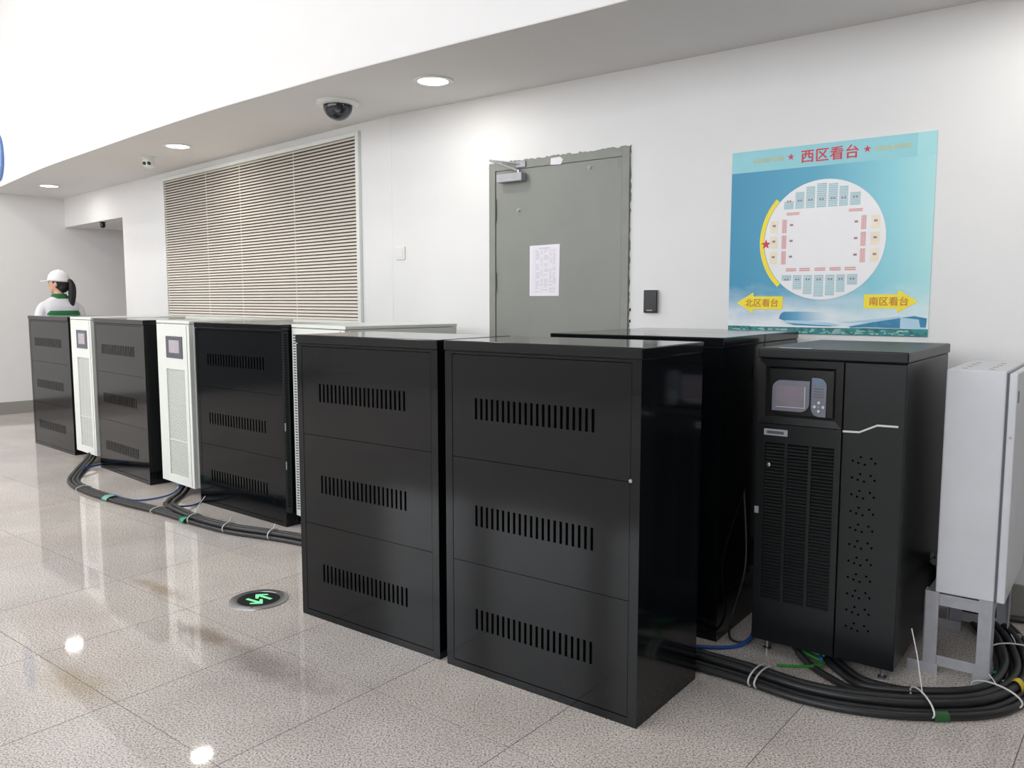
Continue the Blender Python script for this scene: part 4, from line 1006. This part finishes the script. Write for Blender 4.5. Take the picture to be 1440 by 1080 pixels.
for s in (1, -1):
    sh = MB(); sh.loft([[(x * 1.0 + 0.045, y * 1.0 + s * 0.095, z) for x, y, z in ring(z_, rx, ry)] for z_, rx, ry in ((0.0, 0.135, 0.048), (0.025, 0.137, 0.050), (0.05, 0.125, 0.047))])
    sh.loft([[(x - 0.015, y + s * 0.093, z) for x, y, z in ring(z_, rx, ry)] for z_, rx, ry in ((0.04, 0.075, 0.048), (0.085, 0.058, 0.046))])
    sh.build('shoe', mat('white_shoe', (214, 214, 214), 0.6), pe, smooth=60)
# hair: shell under the cap, nape and ponytail
hr = MB()
hr.ellipsoid(hd(-0.018, 0, 1.602), (0.094, 0.083, 0.106), 24, 16, hm)
hr.ellipsoid(hd(-0.050, 0, 1.545), (0.056, 0.066, 0.066), 20, 12, hm)
ho = hr.build('hair', M_HAIR, pe, smooth=180)
rm = ho.modifiers.new('remesh', 'REMESH'); rm.mode = 'VOXEL'; rm.voxel_size = 0.006; rm.use_smooth_shade = True
tl = spline([hd(-0.090, 0, 1.606), hd(-0.122, -0.004, 1.606), hd(-0.140, -0.006, 1.545), hd(-0.138, -0.006, 1.45), hd(-0.128, -0.006, 1.36), hd(-0.122, -0.006, 1.30)], 4)
rad = [0.020, 0.022, 0.025, 0.028, 0.030, 0.034, 0.038, 0.042, 0.045, 0.047, 0.048, 0.048, 0.047, 0.045, 0.043, 0.040, 0.036, 0.030, 0.023, 0.014, 0.005]
MB().tube(tl, 0, 16, True, rr=[v * 0.82 for v in rad]).build('ponytail', M_HAIR, ho, smooth=180)
MB().lathe([(0.020, -0.008), (0.028, -0.006), (0.028, 0.006), (0.020, 0.008)], 18, hd(-0.104, 0, 1.612)).build('hair_band', mat('dark_red_band', (70, 34, 40), 0.7), ho, smooth=60)
# cap: crown tilted down at the back, brim to the front
cp = MB(); rings = []
for i in range(0, 10):
    a = R(90 * i / 9.6); zz = 1.612 + 0.118 * math.sin(a); k = math.cos(a)
    rr_ = []
    for j in range(32):
        t = 2 * math.pi * j / 32
        x = -0.004 + 0.114 * k * math.cos(t); y = 0.095 * k * math.sin(t)
        drop = 0.0 if i > 3 else (3 - i) / 3 * 0.018 * (1 - math.cos(t)) * 0.5
        rr_.append(hd(x, y, zz - drop))
    rings.append(rr_)
cp.loft(rings); cr_ = cp.build('cap', M_CAP, pe, smooth=180)
bm_ = MB(); top = []; bot = []
fr_ = [(0.070, -0.082), (0.110, -0.074), (0.150, -0.058), (0.178, -0.030), (0.186, 0.0), (0.178, 0.030), (0.150, 0.058), (0.110, 0.074), (0.070, 0.082), (0.096, 0.045), (0.106, 0.0), (0.096, -0.045)]
top = [hd(x, y, 1.622 - (y / 0.08) ** 2 * 0.012 - (x - 0.08) * 0.10) for x, y in fr_]; bot = [(p[0], p[1], p[2] - 0.006) for p in top]
bm_.loft([bot, top]); bm_.build('brim', M_CAP, cr_, smooth=40)
MB().lathe([(0.008, 0), (0.007, 0.004), (0.003, 0.006)], 14, hd(-0.004, 0, 1.728)).build('button', M_CAP, cr_, smooth=60)
for s in (1, -1):
    ey = MB().ellipsoid(hd(0.0905, s * 0.030, 1.585), (0.006, 0.012, 0.006), 12, 8, hm).build('eye', M_HAIR, ob, smooth=180)

# fixtures of the added fill lamps in the high ceiling, out of view
hp0 = None
for i, (x, y) in enumerate(FILL_PANELS):
    if hp0 is None:
        hp0 = empty('added_fill_panel', (x, y, HH)); tag(hp0, 'unseen square fill lamp added in the high hall ceiling, farthest along the bulkhead', 'ceiling lamp', 'added fill lamps in the high ceiling')
        b = MB().box(-0.5, -0.455, -0.5, 0.5, -0.04, 0).box(0.455, 0.5, -0.5, 0.5, -0.04, 0).box(-0.455, 0.455, -0.5, -0.455, -0.04, 0).box(-0.455, 0.455, 0.455, 0.5, -0.04, 0)
        b.build('frame', M_WHITE, hp0); MB().box(-0.455, 0.455, -0.455, 0.455, -0.03, -0.005).build('diffuser', M_LAMP, hp0)
    else: dup(hp0, (x, y, HH), 0, 'unseen square fill lamp added in the high hall ceiling, ' + ('', 'nearest the left wall', 'nearest the cabinet row', 'nearest the windows')[i])
